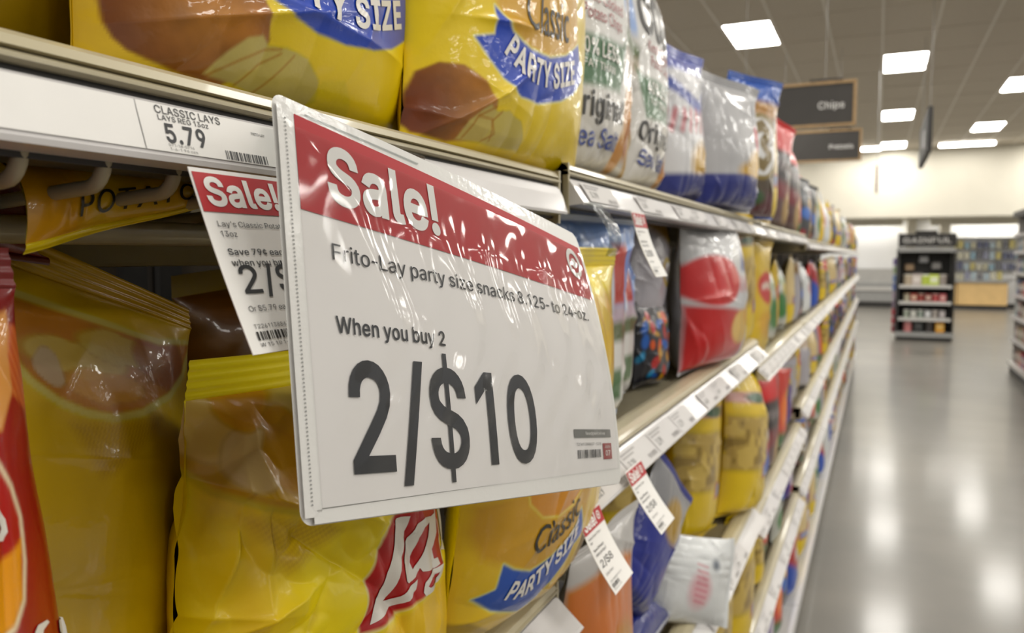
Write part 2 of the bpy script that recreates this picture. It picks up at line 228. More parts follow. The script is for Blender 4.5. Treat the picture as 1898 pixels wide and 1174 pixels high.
# ------------------------------------------------------------------ lettering: outlines of plain letters, filled and laid on any surface
GLYPHS = r'''
! 196 67,160,63,509,132,509,128,160|98,-4,81,-1,66,9,56,24,52,41,56,58,66,73,81,83,98,86,116,83,130,73,140,58,143,41,140,24,130,9,116,-1
$ 447 215,-80,215,590,231,590,231,-80|224,-9,172,-4,128,9,91,31,64,60,46,96,38,137,104,137,110,110,123,88,142,71,166,59,224,49,257,52,286,60,311,74,329,92,341,114,346,139,342,161,332,179,296,205,245,222,184,239,128,260,86,289,60,326,52,372,58,413,75,448,102,476,138,498,180,511,227,516,275,511,316,498,351,476,377,449,394,415,401,378,337,378,326,412,302,437,267,453,225,459,194,456,167,448,145,435,129,418,118,398,115,376,119,352,131,334,169,308,212,293,264,279,312,264,359,238,395,198,405,171,408,139,403,99,386,64,360,34,323,11,278,-4
% 676 175,283,146,286,121,297,101,314,86,335,78,360,75,388,75,412,78,440,87,464,101,486,121,503,146,513,175,517,206,513,230,503,250,486,264,464,273,440,276,412,276,388,273,360,264,335,250,314,230,297,205,286|175,327,198,332,212,346,221,365,223,388,223,412,213,454,198,468,175,473,153,468,138,454,130,435,127,412,127,388,130,365,138,346,153,332|501,-10,471,-6,446,5,426,21,412,43,403,68,400,95,400,120,403,147,412,172,427,194,447,210,471,221,501,225,531,221,556,210,576,194,590,172,598,147,601,120,601,95,598,68,589,43,575,21,555,5,531,-6|501,35,523,39,538,53,546,73,549,95,549,120,538,162,524,176,501,180,479,176,464,162,456,142,453,120,453,95,455,73,464,53,479,39|132,0,482,509,540,509,191,0
' 206 78,318,70,509,136,509,128,318
( 273 89,207,101,324,132,441,177,539,236,539,191,428,161,313,151,207,160,115,188,16,236,-96,177,-96,139,-21,111,55,95,131
) 273 37,-96,86,18,113,116,122,207,112,313,82,428,37,539,97,539,142,441,173,323,184,207,178,130,161,53,134,-22,97,-96
, 188 38,-119,68,71,137,71,84,-119
- 453 337,244,337,188,114,188,114,244
. 188 95,-4,78,-1,63,9,53,24,50,41,53,59,63,73,78,83,95,87,113,83,128,73,138,59,141,41,138,24,128,9,113,-1
/ 249 235,533,71,-76,14,-76,178,533
0 453 227,-7,174,1,130,24,95,62,69,113,53,178,48,254,53,330,69,395,95,447,130,484,174,508,227,516,279,508,323,484,358,447,384,395,400,330,405,254,400,178,384,113,359,62,323,24,279,1|227,50,261,56,290,74,313,103,330,144,340,194,344,254,340,314,330,365,313,405,290,435,261,453,227,460,192,453,163,435,140,405,123,365,113,314,109,254,113,194,123,144,140,103,163,74,192,56
1 400 276,509,276,0,212,0,212,448,209,448,86,358,86,427,198,509
2 453 64,0,64,47,234,229,282,282,311,327,320,371,317,397,308,419,293,436,273,449,224,460,196,457,172,447,153,433,139,413,130,390,127,362,66,362,71,405,86,442,111,473,143,496,182,511,225,516,268,511,306,497,337,474,361,445,376,411,381,372,371,318,336,259,267,180,153,60,153,57,389,57,389,0
3 453 218,-7,173,-3,133,10,98,30,70,57,52,91,44,132,109,132,115,107,126,87,144,71,165,59,219,50,275,61,297,74,315,93,325,116,329,145,326,172,316,196,299,217,275,234,242,244,201,248,157,248,157,299,288,448,288,452,70,452,70,509,372,509,372,461,211,278,211,289,264,288,308,276,344,253,371,222,387,186,393,145,387,103,370,66,344,36,309,12,266,-2
4 453 40,105,40,158,247,509,311,509,109,166,109,163,413,163,413,105|282,0,282,121,282,146,282,318,343,318,343,0
5 453 221,-7,178,-2,140,11,108,32,83,60,66,93,60,130,122,130,127,108,138,89,173,60,221,50,250,53,276,64,298,82,314,104,324,131,328,162,324,193,314,221,297,244,275,262,248,273,218,277,167,268,128,246,67,253,96,509,366,509,366,452,151,452,134,301,136,301,178,325,229,334,263,330,294,321,321,306,345,285,364,260,379,231,388,199,391,163,385,117,369,76,343,41,309,15,268,-1
6 453 226,-7,182,-1,142,15,109,40,84,74,69,115,64,162,68,199,80,239,137,340,252,509,322,509,151,261,145,261,165,288,196,307,235,314,278,309,316,295,346,271,370,240,384,201,389,157,384,112,368,73,343,39,310,14,271,-2|226,48,254,52,279,63,299,79,314,101,324,128,327,157,324,187,314,213,299,235,279,251,254,262,226,265,198,262,174,252,153,235,138,214,128,188,125,158,128,128,138,102,153,79,174,63,198,52
7 453 97,0,323,450,62,452,62,509,391,509,391,449,165,0
8 453 226,-7,178,-2,136,11,101,33,74,62,57,96,52,135,55,166,65,195,81,220,101,241,125,256,153,265,153,267,119,282,93,308,76,342,70,380,75,417,90,450,114,477,146,498,184,511,226,516,269,511,306,498,337,477,361,450,377,417,382,380,376,342,359,308,333,282,300,267,300,265,327,256,351,241,372,220,387,195,397,166,401,135,395,96,378,62,352,33,317,11,275,-2|226,49,258,52,285,60,307,74,323,91,333,113,337,139,333,165,322,189,305,208,283,223,256,232,226,235,196,232,169,223,147,208,130,189,119,165,115,139,119,113,129,91,145,74,167,60,195,52|226,290,274,300,293,313,307,330,316,351,319,376,316,399,308,420,294,437,275,449,226,460,177,449,159,437,145,420,136,399,133,376,136,351,145,330,159,313,178,300
9 453 226,516,271,510,310,494,343,468,368,434,384,393,389,347,385,309,373,270,315,168,200,0,130,0,301,248,307,248,287,221,257,202,218,195,175,199,137,214,106,237,83,269,68,307,64,352,69,397,85,436,110,469,143,494,182,510|226,460,199,457,174,446,154,429,138,407,129,381,125,352,129,322,138,295,154,274,174,257,199,247,226,243,254,247,279,257,299,273,314,295,324,321,327,350,324,381,314,407,299,429,279,446,254,457
: 188 95,-4,78,-1,63,9,53,24,50,41,53,59,63,73,78,83,95,87,113,83,128,73,138,59,141,41,138,24,128,9,113,-1|95,271,78,274,63,284,53,299,50,316,53,334,63,349,78,359,95,362,113,359,128,349,138,334,141,316,138,299,128,284,113,274
A 480 16,0,201,509,276,509,463,0,395,0,287,302,264,372,232,478,245,478,213,371,191,302,85,0|110,142,110,199,370,199,370,142
B 456 60,0,60,509,241,509,289,504,329,491,359,469,381,442,394,410,398,374,395,344,387,320,356,286,315,267,315,262,339,257,363,245,385,227,402,203,414,173,418,136,413,100,400,67,377,39,344,18,301,4,247,0|125,57,245,57,296,63,330,80,349,105,355,137,352,161,342,184,327,203,306,218,279,228,248,231,125,231|125,285,238,285,288,296,308,309,323,326,333,348,336,372,330,403,313,429,283,446,240,452,125,452
C 510 267,-7,205,1,150,25,104,63,70,115,48,179,40,254,48,329,70,393,104,445,150,484,205,508,267,516,340,504,373,490,402,471,427,447,448,418,463,385,473,348,408,348,389,395,357,428,315,449,267,456,223,450,184,432,150,403,125,364,109,314,103,254,109,194,125,145,151,105,184,76,223,59,267,53,315,60,357,81,389,114,408,160,473,160,463,124,448,91,428,62,402,38,373,19,341,5,305,-4
D 502 219,0,96,0,96,57,215,57,272,63,318,81,354,110,379,149,394,198,399,255,394,312,379,361,354,399,320,428,275,446,221,452,93,452,93,509,225,509,294,501,353,478,399,441,433,391,455,329,462,255,455,181,433,119,398,68,351,31,291,8|125,509,125,0,60,0,60,509
E 419 60,0,60,509,372,509,372,452,125,452,125,286,355,286,355,229,125,229,125,57,375,57,375,0
F 410 60,0,60,509,369,509,369,452,125,452,125,278,346,278,346,221,125,221,125,0
G 520 269,-7,205,1,149,25,104,64,69,116,47,179,40,254,47,329,69,393,103,445,149,484,203,508,265,516,304,513,340,504,374,489,403,469,429,445,449,416,465,384,474,349,408,349,387,393,356,427,315,448,265,456,222,450,183,432,150,404,125,364,109,314,103,254,109,194,125,145,151,105,184,76,224,59,269,53,309,57,345,71,374,93,396,123,410,160,415,202,434,199,283,199,283,256,478,256,478,200,471,141,451,91,419,50,377,19,326,0
H 517 60,0,60,509,125,509,125,289,392,289,392,509,457,509,457,0,392,0,392,232,125,232,125,0
I 300 31,0,31,57,118,57,118,452,31,452,31,509,269,509,269,452,183,452,183,57,269,57,269,0
J 396 185,-7,124,3,75,33,44,81,33,145,33,173,98,173,98,145,104,104,122,74,149,56,185,50,220,56,248,74,266,104,272,145,272,509,336,509,336,145,326,81,294,33,246,3
K 467 104,145,104,216,139,261,174,303,212,344,364,509,448,509,231,276,228,276|60,0,60,509,125,509,125,334,124,225,125,193,125,0|372,0,188,259,228,309,449,0
L 393 60,0,60,509,125,509,125,57,361,57,361,0
M 628 60,0,60,509,152,509,277,187,287,159,299,123,311,84,322,49,307,49,318,83,330,121,342,158,352,187,476,509,568,509,568,0,504,0,504,291,504,327,505,369,506,413,507,457,513,457,498,409,482,363,467,322,456,291,342,0,286,0,170,291,159,321,145,361,129,408,112,457,119,457,120,416,121,372,122,328,122,291,122,0
N 523 60,0,60,509,136,509,343,183,363,151,388,107,414,55,405,54,401,108,399,157,399,195,399,509,463,509,463,0,387,0,202,290,177,331,148,381,108,452,119,454,122,384,124,328,125,291,125,0
O 533 267,-7,205,1,150,25,105,63,70,115,48,179,40,254,48,329,70,393,105,445,150,484,205,508,267,516,329,508,384,484,429,445,464,393,486,329,493,254,486,179,464,115,429,63,384,25,329,1|267,53,310,59,349,76,383,105,408,144,425,194,430,254,425,314,408,365,383,404,349,433,310,450,267,456,223,450,184,433,151,404,125,364,109,314,103,254,109,194,125,144,151,105,184,76,223,59
P 445 60,0,60,509,235,509,289,503,332,487,366,462,390,430,404,391,409,348,404,304,390,265,366,233,332,207,289,191,235,186,109,186,109,242,233,242,269,246,297,256,318,272,333,294,342,319,344,348,342,376,333,402,318,423,297,439,268,449,232,452,125,452,125,0
Q 533 245,159,313,159,369,85,384,65,468,-48,401,-48,346,27,331,46|267,-7,205,1,150,25,105,63,70,115,48,179,40,254,48,329,70,393,105,445,150,484,205,508,267,516,329,508,384,484,429,445,464,393,486,329,493,254,486,179,464,115,429,63,384,25,329,1|267,53,310,59,349,76,383,105,408,144,425,194,430,254,425,314,408,365,383,404,349,433,310,450,267,456,223,450,184,433,151,404,125,364,109,314,103,254,109,194,125,144,151,105,184,76,223,59
R 449 60,0,60,509,236,509,290,504,333,489,367,465,390,433,405,395,409,352,405,309,390,271,367,240,333,217,289,203,236,198,96,198,96,255,234,255,269,258,298,267,319,281,334,300,342,324,345,352,342,380,334,405,319,425,298,440,269,449,233,452,125,452,125,0|353,0,230,229,303,229,428,0
S 447 224,-9,172,-4,128,9,91,31,64,60,46,96,38,137,104,137,110,110,123,88,142,71,166,59,224,49,257,52,286,60,311,74,329,92,341,114,346,139,342,161,332,179,296,205,245,222,184,239,128,260,86,289,60,326,52,372,58,413,75,448,102,476,138,498,180,511,227,516,275,511,316,498,351,476,377,449,394,415,401,378,337,378,326,412,302,437,267,453,225,459,194,456,167,448,145,435,129,418,118,398,115,376,119,352,131,334,169,308,212,293,264,279,312,264,359,238,395,198,405,171,408,139,403,99,386,64,360,34,323,11,278,-4
T 449 32,452,32,509,417,509,417,452,257,452,257,0,193,0,193,452
U 517 259,-8,203,-2,154,15,114,43,85,80,66,124,60,173,60,509,124,509,124,178,128,144,141,113,160,87,187,68,220,56,259,52,298,56,331,68,357,87,377,113,389,144,393,178,393,509,457,509,457,173,451,124,433,80,403,43,363,15,315,-2
V 480 204,0,16,509,84,509,192,206,215,137,248,31,235,31,267,138,290,206,395,509,463,509,278,0
W 686 155,0,16,509,82,509,163,196,175,145,187,94,197,40,189,40,200,94,211,145,224,196,306,509,380,509,462,196,474,145,486,94,497,40,488,40,499,94,510,145,523,196,603,509,670,509,530,0,455,0,368,323,351,391,336,475,350,475,335,395,318,323,230,0
X 474 18,0,217,284,217,236,29,509,104,509,178,400,204,361,223,329,243,292,232,292,252,329,272,361,298,400,374,509,446,509,259,239,259,287,456,0,382,0,292,129,268,165,250,195,230,231,244,231,225,196,206,166,182,129,91,0
Y 472 203,0,203,208,16,509,91,509,192,344,222,292,250,230,224,230,251,293,280,344,381,509,455,509,268,208,268,0
Z 438 42,0,42,46,273,385,306,431,341,476,348,454,285,452,223,452,40,452,40,509,397,509,397,462,169,129,134,81,97,33,90,54,152,57,214,57,399,57,399,0
a 389 160,-9,126,-5,94,5,68,22,48,45,35,73,30,108,34,138,43,161,58,179,78,193,125,211,178,220,234,227,265,235,273,243,276,255,276,257,267,297,240,322,196,331,149,322,118,301,100,274,41,291,57,322,79,346,104,364,133,375,194,384,239,379,286,360,306,343,322,320,333,290,337,251,337,0,277,0,277,52,272,52,252,25,215,1|170,45,202,49,228,59,248,74,263,93,272,115,276,138,276,190,259,182,231,176,200,171,175,168,134,159,103,139,95,124,92,105,102,72,130,52
b 424 229,-8,198,-5,172,4,138,31,118,59,112,59,112,0,53,0,53,509,114,509,114,319,118,319,137,346,171,373,197,381,229,384,274,378,313,361,345,332,370,293,385,245,390,189,385,133,370,84,346,45,313,16,274,-2|220,47,253,51,279,66,301,88,316,117,325,151,328,189,325,227,316,261,301,290,280,311,253,325,220,330,188,325,161,312,140,291,125,263,116,229,113,189,116,150,125,115,140,86,162,65,188,51
c 396 207,-8,159,-2,117,16,82,46,56,85,40,133,34,187,40,243,56,291,82,330,117,360,159,378,207,384,260,377,305,356,340,322,362,277,303,262,290,289,270,311,242,325,207,330,173,325,145,310,124,287,108,258,99,224,96,187,99,151,108,117,124,89,145,66,173,51,207,46,243,52,271,66,292,89,304,117,363,102,341,56,306,21,261,-1
d 424 195,-8,151,-2,111,16,79,45,55,84,39,133,34,189,39,245,55,293,79,332,112,361,151,378,196,384,228,381,253,373,287,346,306,319,311,319,311,509,372,509,372,0,313,0,313,59,307,59,287,31,252,4,227,-5|205,47,236,51,263,65,284,86,299,115,309,150,312,189,309,229,300,263,284,291,263,312,237,325,205,330,172,325,145,311,124,290,108,261,99,227,96,189,99,151,109,117,124,88,145,66,172,51
e 404 212,-8,161,-2,117,16,82,46,56,85,40,132,34,187,39,242,55,290,81,329,115,359,157,378,205,384,266,374,294,361,319,341,341,315,357,282,368,242,371,194,371,169,75,169,75,221,338,221,310,202,307,237,298,269,283,294,263,314,237,326,205,330,173,326,146,313,125,294,109,270,99,241,96,211,96,178,100,139,110,106,128,80,151,61,179,50,212,46,254,53,285,73,306,105,365,91,353,63,335,39,311,19,283,4,249,-5
f 254 228,379,228,327,6,327,6,379|81,0,81,432,84,461,96,486,113,505,135,519,187,530,222,527,243,521,227,468,215,472,195,474,171,470,154,460,145,443,142,419,142,0
g 425 207,-151,168,-148,134,-140,82,-110,51,-69,101,-41,122,-66,154,-88,207,-97,249,-92,282,-75,304,-47,311,-6,311,68,306,68,287,41,252,16,227,8,195,5,152,10,113,27,80,53,55,90,39,136,34,191,39,246,55,293,80,332,112,361,152,378,196,384,228,382,253,373,288,346,308,319,313,319,313,379,372,379,372,-9,367,-54,350,-90,324,-117,291,-136,251,-147|205,59,237,63,264,75,285,95,300,121,309,154,312,193,309,231,300,264,285,291,264,312,237,325,205,330,172,325,145,312,124,290,109,262,99,229,96,193,99,155,109,123,124,96,145,76,172,63
h 410 114,227,114,0,53,0,53,509,114,509,114,287,102,287,124,332,152,362,187,379,227,384,264,380,295,369,321,349,341,321,353,285,357,240,357,0,296,0,296,235,290,275,273,304,246,323,210,329,184,326,161,317,141,303,126,283,117,257
i 167 53,0,53,379,114,379,114,0|84,443,67,446,54,455,44,468,41,483,44,499,54,512,67,521,84,524,100,521,114,512,123,499,126,483,123,468,114,455,100,446
j 167 53,379,114,379,114,-30,111,-63,102,-90,86,-113,65,-129,37,-139,4,-143,-10,-143,-10,-87,2,-87,25,-83,40,-72,50,-54,53,-29|83,443,67,446,53,455,44,468,41,483,44,499,53,512,67,521,83,524,100,521,114,512,123,499,126,483,123,468,114,455,100,446
k 381 110,137,110,212,121,212,284,379,360,379,184,199,177,199|53,0,53,509,114,509,114,0|294,0,148,186,191,229,372,0
l 189 139,-2,101,3,74,20,58,47,53,84,53,509,114,509,114,99,120,62,130,54,146,52,160,53,170,54,181,3,162,-1
m 610 53,0,53,379,112,379,112,295,108,295,118,323,132,346,172,376,219,386,257,380,287,361,309,331,321,295,312,295,322,321,337,343,381,375,437,386,468,383,497,372,522,354,541,328,553,296,557,255,557,0,496,0,496,254,490,289,473,313,447,326,419,330,395,328,374,320,345,290,335,247,335,0,274,0,274,260,269,288,253,311,229,326,199,330,158,320,140,307,126,289,117,266,114,238,114,0
n 410 114,227,114,0,53,0,53,379,112,379,112,287,102,287,124,332,152,362,187,379,227,384,264,380,295,369,321,349,341,321,353,285,357,240,357,0,296,0,296,235,290,275,273,304,246,323,210,329,184,326,161,317,141,303,126,283,117,257
o 415 207,-8,159,-2,117,16,82,46,56,85,40,133,34,187,40,243,56,291,82,330,117,360,159,378,207,384,256,378,299,360,333,330,359,291,376,243,381,187,376,133,359,85,333,46,299,16,256,-2|207,46,242,51,270,66,292,89,307,117,316,151,319,187,316,224,307,258,292,287,270,310,242,325,207,330,173,325,145,310,124,287,108,258,99,224,96,187,99,151,108,117,124,89,145,66,173,51
p 424 53,-143,53,379,112,379,112,319,118,319,137,346,171,373,197,381,229,384,274,378,313,361,345,332,370,293,385,245,390,189,385,133,370,84,346,45,313,16,274,-2,229,-8,198,-5,173,4,138,31,118,59,114,59,114,-143|220,47,253,51,279,66,301,88,316,117,325,151,328,189,325,227,316,261,301,290,280,311,253,325,220,330,188,325,161,312,140,291,125,263,116,229,113,189,116,150,125,115,140,86,162,65,188,51
q 424 372,-143,311,-143,311,59,306,59,287,31,252,4,227,-5,195,-8,151,-2,111,16,79,45,55,84,39,133,34,189,39,245,55,293,79,332,112,361,151,378,196,384,228,381,253,373,287,346,307,319,313,319,313,379,372,379|205,47,236,51,263,65,284,86,299,115,309,150,312,189,309,229,300,263,284,291,263,312,237,325,205,330,172,325,145,311,124,290,108,261,99,227,96,189,99,151,109,117,124,88,145,66,172,51
r 259 53,0,53,379,112,379,112,321,115,321,130,347,152,367,181,380,213,385,229,384,243,384,243,322,230,324,207,326,182,323,159,315,140,301,126,284,117,262,114,237,114,0
s 365 182,-8,145,-5,112,3,84,18,62,38,45,63,36,94,94,107,105,79,124,60,150,49,181,45,217,50,244,62,262,81,268,103,265,121,254,136,237,147,212,155,149,170,104,186,72,208,53,237,47,274,51,305,65,332,87,354,115,370,149,381,187,384,223,381,254,372,279,358,299,339,324,290,268,277,258,298,243,316,219,328,187,333,156,329,131,317,114,299,109,277,112,258,124,243,172,223,229,209,275,194,306,171,325,142,331,107,326,75,312,47,290,24,260,6,223,-5
t 227 204,379,204,327,6,327,6,379|65,471,126,471,126,98,128,76,136,61,150,53,170,50,185,51,202,54,213,2,192,-3,168,-4,125,2,92,21,72,52,65,93
u 410 182,-5,146,-1,115,11,89,31,69,59,57,95,53,139,53,379,114,379,114,144,119,105,137,75,164,56,200,50,226,53,249,62,268,77,283,97,293,122,296,153,296,379,357,379,357,0,298,0,298,92,307,92,286,47,257,17,222,0
v 389 163,0,17,379,84,379,195,62,305,379,371,379,226,0
w 567 138,0,23,379,87,379,173,66,259,379,308,379,394,66,480,379,545,379,429,0,368,0,284,300,199,0
x 379 21,0,171,218,171,171,29,379,100,379,147,306,179,253,207,206,175,206,202,253,233,306,282,379,352,379,209,169,209,214,358,0,287,0,231,85,200,136,173,182,205,182,178,136,148,85,91,0
y 389 47,-139,61,-86,71,-87,104,-89,130,-74,151,-36,163,-1,17,379,84,379,195,58,305,379,371,379,204,-58,177,-107,139,-136,91,-145,65,-143
z 380 42,0,42,46,254,320,254,323,48,323,48,379,333,379,333,331,126,60,126,56,339,56,339,0
¢ 396 183,0,183,509,225,509,225,0|207,58,159,64,117,82,82,112,56,151,40,199,34,253,40,309,56,357,82,396,117,426,159,444,207,450,260,443,305,422,340,388,362,343,303,328,290,355,270,377,242,391,207,396,173,391,145,376,124,353,108,324,99,290,96,253,99,217,108,183,124,154,145,132,173,117,207,112,243,117,271,132,292,154,304,183,363,168,341,122,306,87,261,65
'''
GL = {}
for ln in GLYPHS.strip().split('\n'):
    ch, adv, cs = ln.split(' ', 2)
    GL[ch] = (int(adv), [[tuple(map(int, (a, b))) for a, b in zip(q.split(',')[0::2], q.split(',')[1::2])] for q in cs.split('|')])
GL[' '] = (150, [])
GL['-'] = (300, [[(x-75, y) for x, y in GL['-'][1][0]]])
def _area(q): return sum(q[i][0]*q[(i+1) % len(q)][1]-q[(i+1) % len(q)][0]*q[i][1] for i in range(len(q)))/2
def _inside(pt, q):
    x, y = pt; c = False
    for i in range(len(q)):
        (x1, y1), (x2, y2) = q[i], q[(i+1) % len(q)]
        if (y1 > y) != (y2 > y) and x < (x2-x1)*(y-y1)/(y2-y1)+x1: c = not c
    return c
def _offset(q, d):
    c = [q[0]]
    for p in q[1:]:
        if math.dist(p, c[-1]) > 9: c.append(p)
    if math.dist(c[0], c[-1]) <= 9: c.pop()
    q = c; n = len(q); out = []
    for i in range(n):
        a = Vector(q[i-1]); b = Vector(q[i]); c = Vector(q[(i+1) % n])
        e1 = (b-a); e2 = (c-b)
        if e1.length < 1e-6 or e2.length < 1e-6: out.append((b.x, b.y)); continue
        e1.normalize(); e2.normalize()
        n1 = Vector((-e1.y, e1.x)); n2 = Vector((-e2.y, e2.x)); m = n1+n2
        if m.length < 0.3: m = n1
        m = m.normalized(); k = max(0.5, m.dot(n1))
        b2 = b+m*d/k; out.append((b2.x, b2.y))
    return out
def tess(groups):
    V = []; T = []
    for outer, holes in groups:
        loops = [[Vector((p[0], p[1], 0)) for p in outer]]+[[Vector((p[0], p[1], 0)) for p in h] for h in holes]
        flat = [p for l in loops for p in l]
        tr = geometry.tessellate_polygon(loops); n = len(V)
        V += [(p.x, p.y) for p in flat]
        for t in tr: T.append(tuple(i+n for i in t))
    return V, T
_gc = {}
def glyph(ch, bold):
    if (ch, bold) in _gc: return _gc[ch, bold]
    adv, cs = GL.get(ch, GL['-'])
    loops = [(_offset(q, bold) if bold else [tuple(map(float, p)) for p in q]) for q in cs]
    vs = []; es = []
    for q in loops:
        n = len(vs); vs += [Vector(p) for p in q]; es += [(n+i, n+(i+1) % len(q)) for i in range(len(q))]
    T = []; V = np.zeros((0, 2))
    if vs:
        ov, _, of, _, _, _ = geometry.delaunay_2d_cdt(vs, es, [], 0, 1e-3)
        V = np.array([(p.x, p.y) for p in ov])
        for f in of:
            c = V[list(f)].mean(0); w = 0
            for q in loops:
                for i in range(len(q)):
                    (x1, y1), (x2, y2) = q[i], q[(i+1) % len(q)]
                    if (y1 > c[1]) != (y2 > c[1]) and c[0] < (x2-x1)*(c[1]-y1)/(y2-y1)+x1: w += 1 if y2 > y1 else -1
            if w < 0: T.append(tuple(f))
    _gc[ch, bold] = (adv+bold*1.6, V/509.0, T); return _gc[ch, bold]
def text2d(s, bold=0, track=0.0):
    x = 0; V = []; T = []; n = 0
    for ch in s:
        adv, v, t = glyph(ch, bold)
        if len(t):
            V.append(v+np.array([x, 0])); T += [tuple(i+n for i in f) for f in t]; n += len(v)
        x += adv/509.0+track
    return (np.concatenate(V) if V else np.zeros((0, 2))), T, x
def text2d_hum(s):          # the plain built-in humanist face, cap height 1
    c = bpy.data.curves.new('tmp', 'FONT'); c.body = s; c.resolution_u = 3
    o = bpy.data.objects.new('tmp', c); C.objects.link(o)
    me = o.to_mesh(); V = np.array([v.co[:2] for v in me.vertices]); me.calc_loop_triangles()
    T = [tuple(t.vertices) for t in me.loop_triangles]; o.to_mesh_clear(); bpy.data.objects.remove(o)
    k = 0.68
    return V/k, T, V[:, 0].max()/k
def refine(V, T, L):
    V = [tuple(v) for v in V]; st = [tuple(t) for t in T]; out = []; mid = {}
    while st:
        t = st.pop(); best = -1; bi = 0
        for i in range(3):
            a, b = V[t[i]], V[t[(i+1) % 3]]; d = (a[0]-b[0])**2+(a[1]-b[1])**2
            if d > best: best = d; bi = i
        if best <= L*L or len(V) > 60000: out.append(t); continue
        a, b, c = t[bi], t[(bi+1) % 3], t[(bi+2) % 3]; k = (min(a, b), max(a, b))
        if k not in mid:
            V.append(((V[a][0]+V[b][0])/2, (V[a][1]+V[b][1])/2)); mid[k] = len(V)-1
        m = mid[k]; st.append((a, m, c)); st.append((m, b, c))
    return np.array(V), out
def lay(name, V, T, surf, m, parent, lift=0.0004, scale=(1, 1), cell=0.004):
    """V in surface coordinates (s,t); scale = metres per unit of s and t; surf(s,t) -> (N,3)"""
    if len(V) == 0: return None
    V = np.asarray(V, float); sc = np.array(scale)
    W, T = refine(V*sc, T, cell); W = W/sc
    s, t = W[:, 0], W[:, 1]; e = 1e-3
    P = surf(s, t); ds = surf(s+e, t)-surf(s-e, t); dt = surf(s, t+e)-surf(s, t-e)
    n = np.cross(ds, dt); n /= np.linalg.norm(n, axis=1)[:, None]+1e-12
    n *= np.sign(n[:, 0].mean()) if abs(n[:, 0].mean()) > 0.05 else 1
    Q = P[list(T[0])]; fn = np.cross(Q[1]-Q[0], Q[2]-Q[0])
    if fn@n[T[0][0]] < 0: T = [t[::-1] for t in T]
    return obj(name, P+n*lift, T, m, parent)
def poly2d(pts): return tess([(pts, [])])
def put_text(name, s, surf, m, parent, s0, t0, w, h, bold=0, lift=0.0004, scale=(1, 1), tdown=True, hum=False, slant=0, cell=0.004, track=0.0, rot=0.0):
    """baseline starts at (s0,t0); w = full width in s units (None: keep proportions), h = cap height in t units"""
    V, T, L = text2d_hum(s) if hum else text2d(s, bold, track)
    if w is None: kx = h*scale[1]/scale[0]
    else: kx = w/L
    X = V[:, 0]*kx+slant*V[:, 1]*h; Y = V[:, 1]*h
    if rot: X, Y = X*math.cos(rot)-Y*math.sin(rot), X*math.sin(rot)+Y*math.cos(rot)
    W = np.stack([s0+X, t0+(-Y if tdown else Y)], 1)
    return lay(name, W, T, surf, m, parent, lift, scale, cell)
def path_text(name, s, surf, m, parent, path, h, bold=0, lift=0.0004, scale=(1, 1), hum=False, cell=0.004):
    """letters follow a path of (s,t) points, upright to its left side; h in metres"""
    V, T, L = text2d_hum(s) if hum else text2d(s, bold)
    P = np.array(path, float)*np.array(scale)
    # smooth the path
    d = np.r_[0, np.cumsum(np.linalg.norm(np.diff(P, axis=0), axis=1))]
    tt = np.linspace(0, d[-1], 60); Q = np.stack([np.interp(tt, d, P[:, i]) for i in (0, 1)], 1)
    k = np.ones(9)/9
    Qp = np.pad(Q, ((4, 4), (0, 0)), mode='reflect', reflect_type='odd'); Q = np.stack([np.convolve(Qp[:, i], k, 'valid') for i in (0, 1)], 1)
    D = np.gradient(Q, axis=0); D /= np.linalg.norm(D, axis=1)[:, None]
    x = V[:, 0]/L*d[-1]
    px = [np.interp(x, tt, Q[:, i]) for i in (0, 1)]; dx = [np.interp(x, tt, D[:, i]) for i in (0, 1)]
    X = px[0]-dx[1]*V[:, 1]*h; Y = px[1]+dx[0]*V[:, 1]*h
    W = np.stack([X, Y], 1)/np.array(scale)
    return lay(name, W, T, surf, m, parent, lift, scale, cell)
def barcode(name, surf, m, parent, s0, s1, t0, t1, n=26, seed=3, lift=0.0004, slanted=0.0):
    r = random.Random(seed); x = s0; V = []; T = []
    u = (s1-s0)/(n*2.6)
    while x < s1:
        w = u*r.choice([1, 1, 2, 2.6]); k = len(V)
        V += [(x, t0), (x+w, t0), (x+w+slanted, t1), (x+slanted, t1)]; T += [(k, k+1, k+2), (k, k+2, k+3)]
        x += w+u*r.choice([1, 1.4, 2])
    return lay(name, V, T, surf, m, parent, lift, (1, 1), 10)
def rectg(s0, s1, t0, t1, nx=1, ny=1):
    V = []; T = []
    for j in range(ny+1):
        for i in range(nx+1): V.append((s0+(s1-s0)*i/nx, t0+(t1-t0)*j/ny))
    for j in range(ny):
        for i in range(nx):
            a = j*(nx+1)+i; T += [(a, a+1, a+nx+2), (a, a+nx+2, a+nx+1)]
    return V, T
def ring(cs, ct, r0, r1, asp, n=40):
    V = []; T = []
    for i in range(n):
        a = 2*math.pi*i/n
        V += [(cs+math.cos(a)*r0, ct+math.sin(a)*r0*asp), (cs+math.cos(a)*r1, ct+math.sin(a)*r1*asp)]
    for i in range(n):
        a = 2*i; b = 2*((i+1) % n); T += [(a, b, b+1), (a, b+1, a+1)]
    return V, T

# ================================================================== the room
FL = -EYE; CEIL = 2.8; YB = 26.0
fl = MB(); fl.box(-9, 16, -7, 30, FL-0.1, FL); tag(fl.build('floor', M['floor']), kind='structure')
cl = MB(); cl.box(-9, 16, -7, 30, CEIL+0.03, CEIL+0.13); ceil = tag(cl.build('ceiling', M['ceil']), kind='structure')
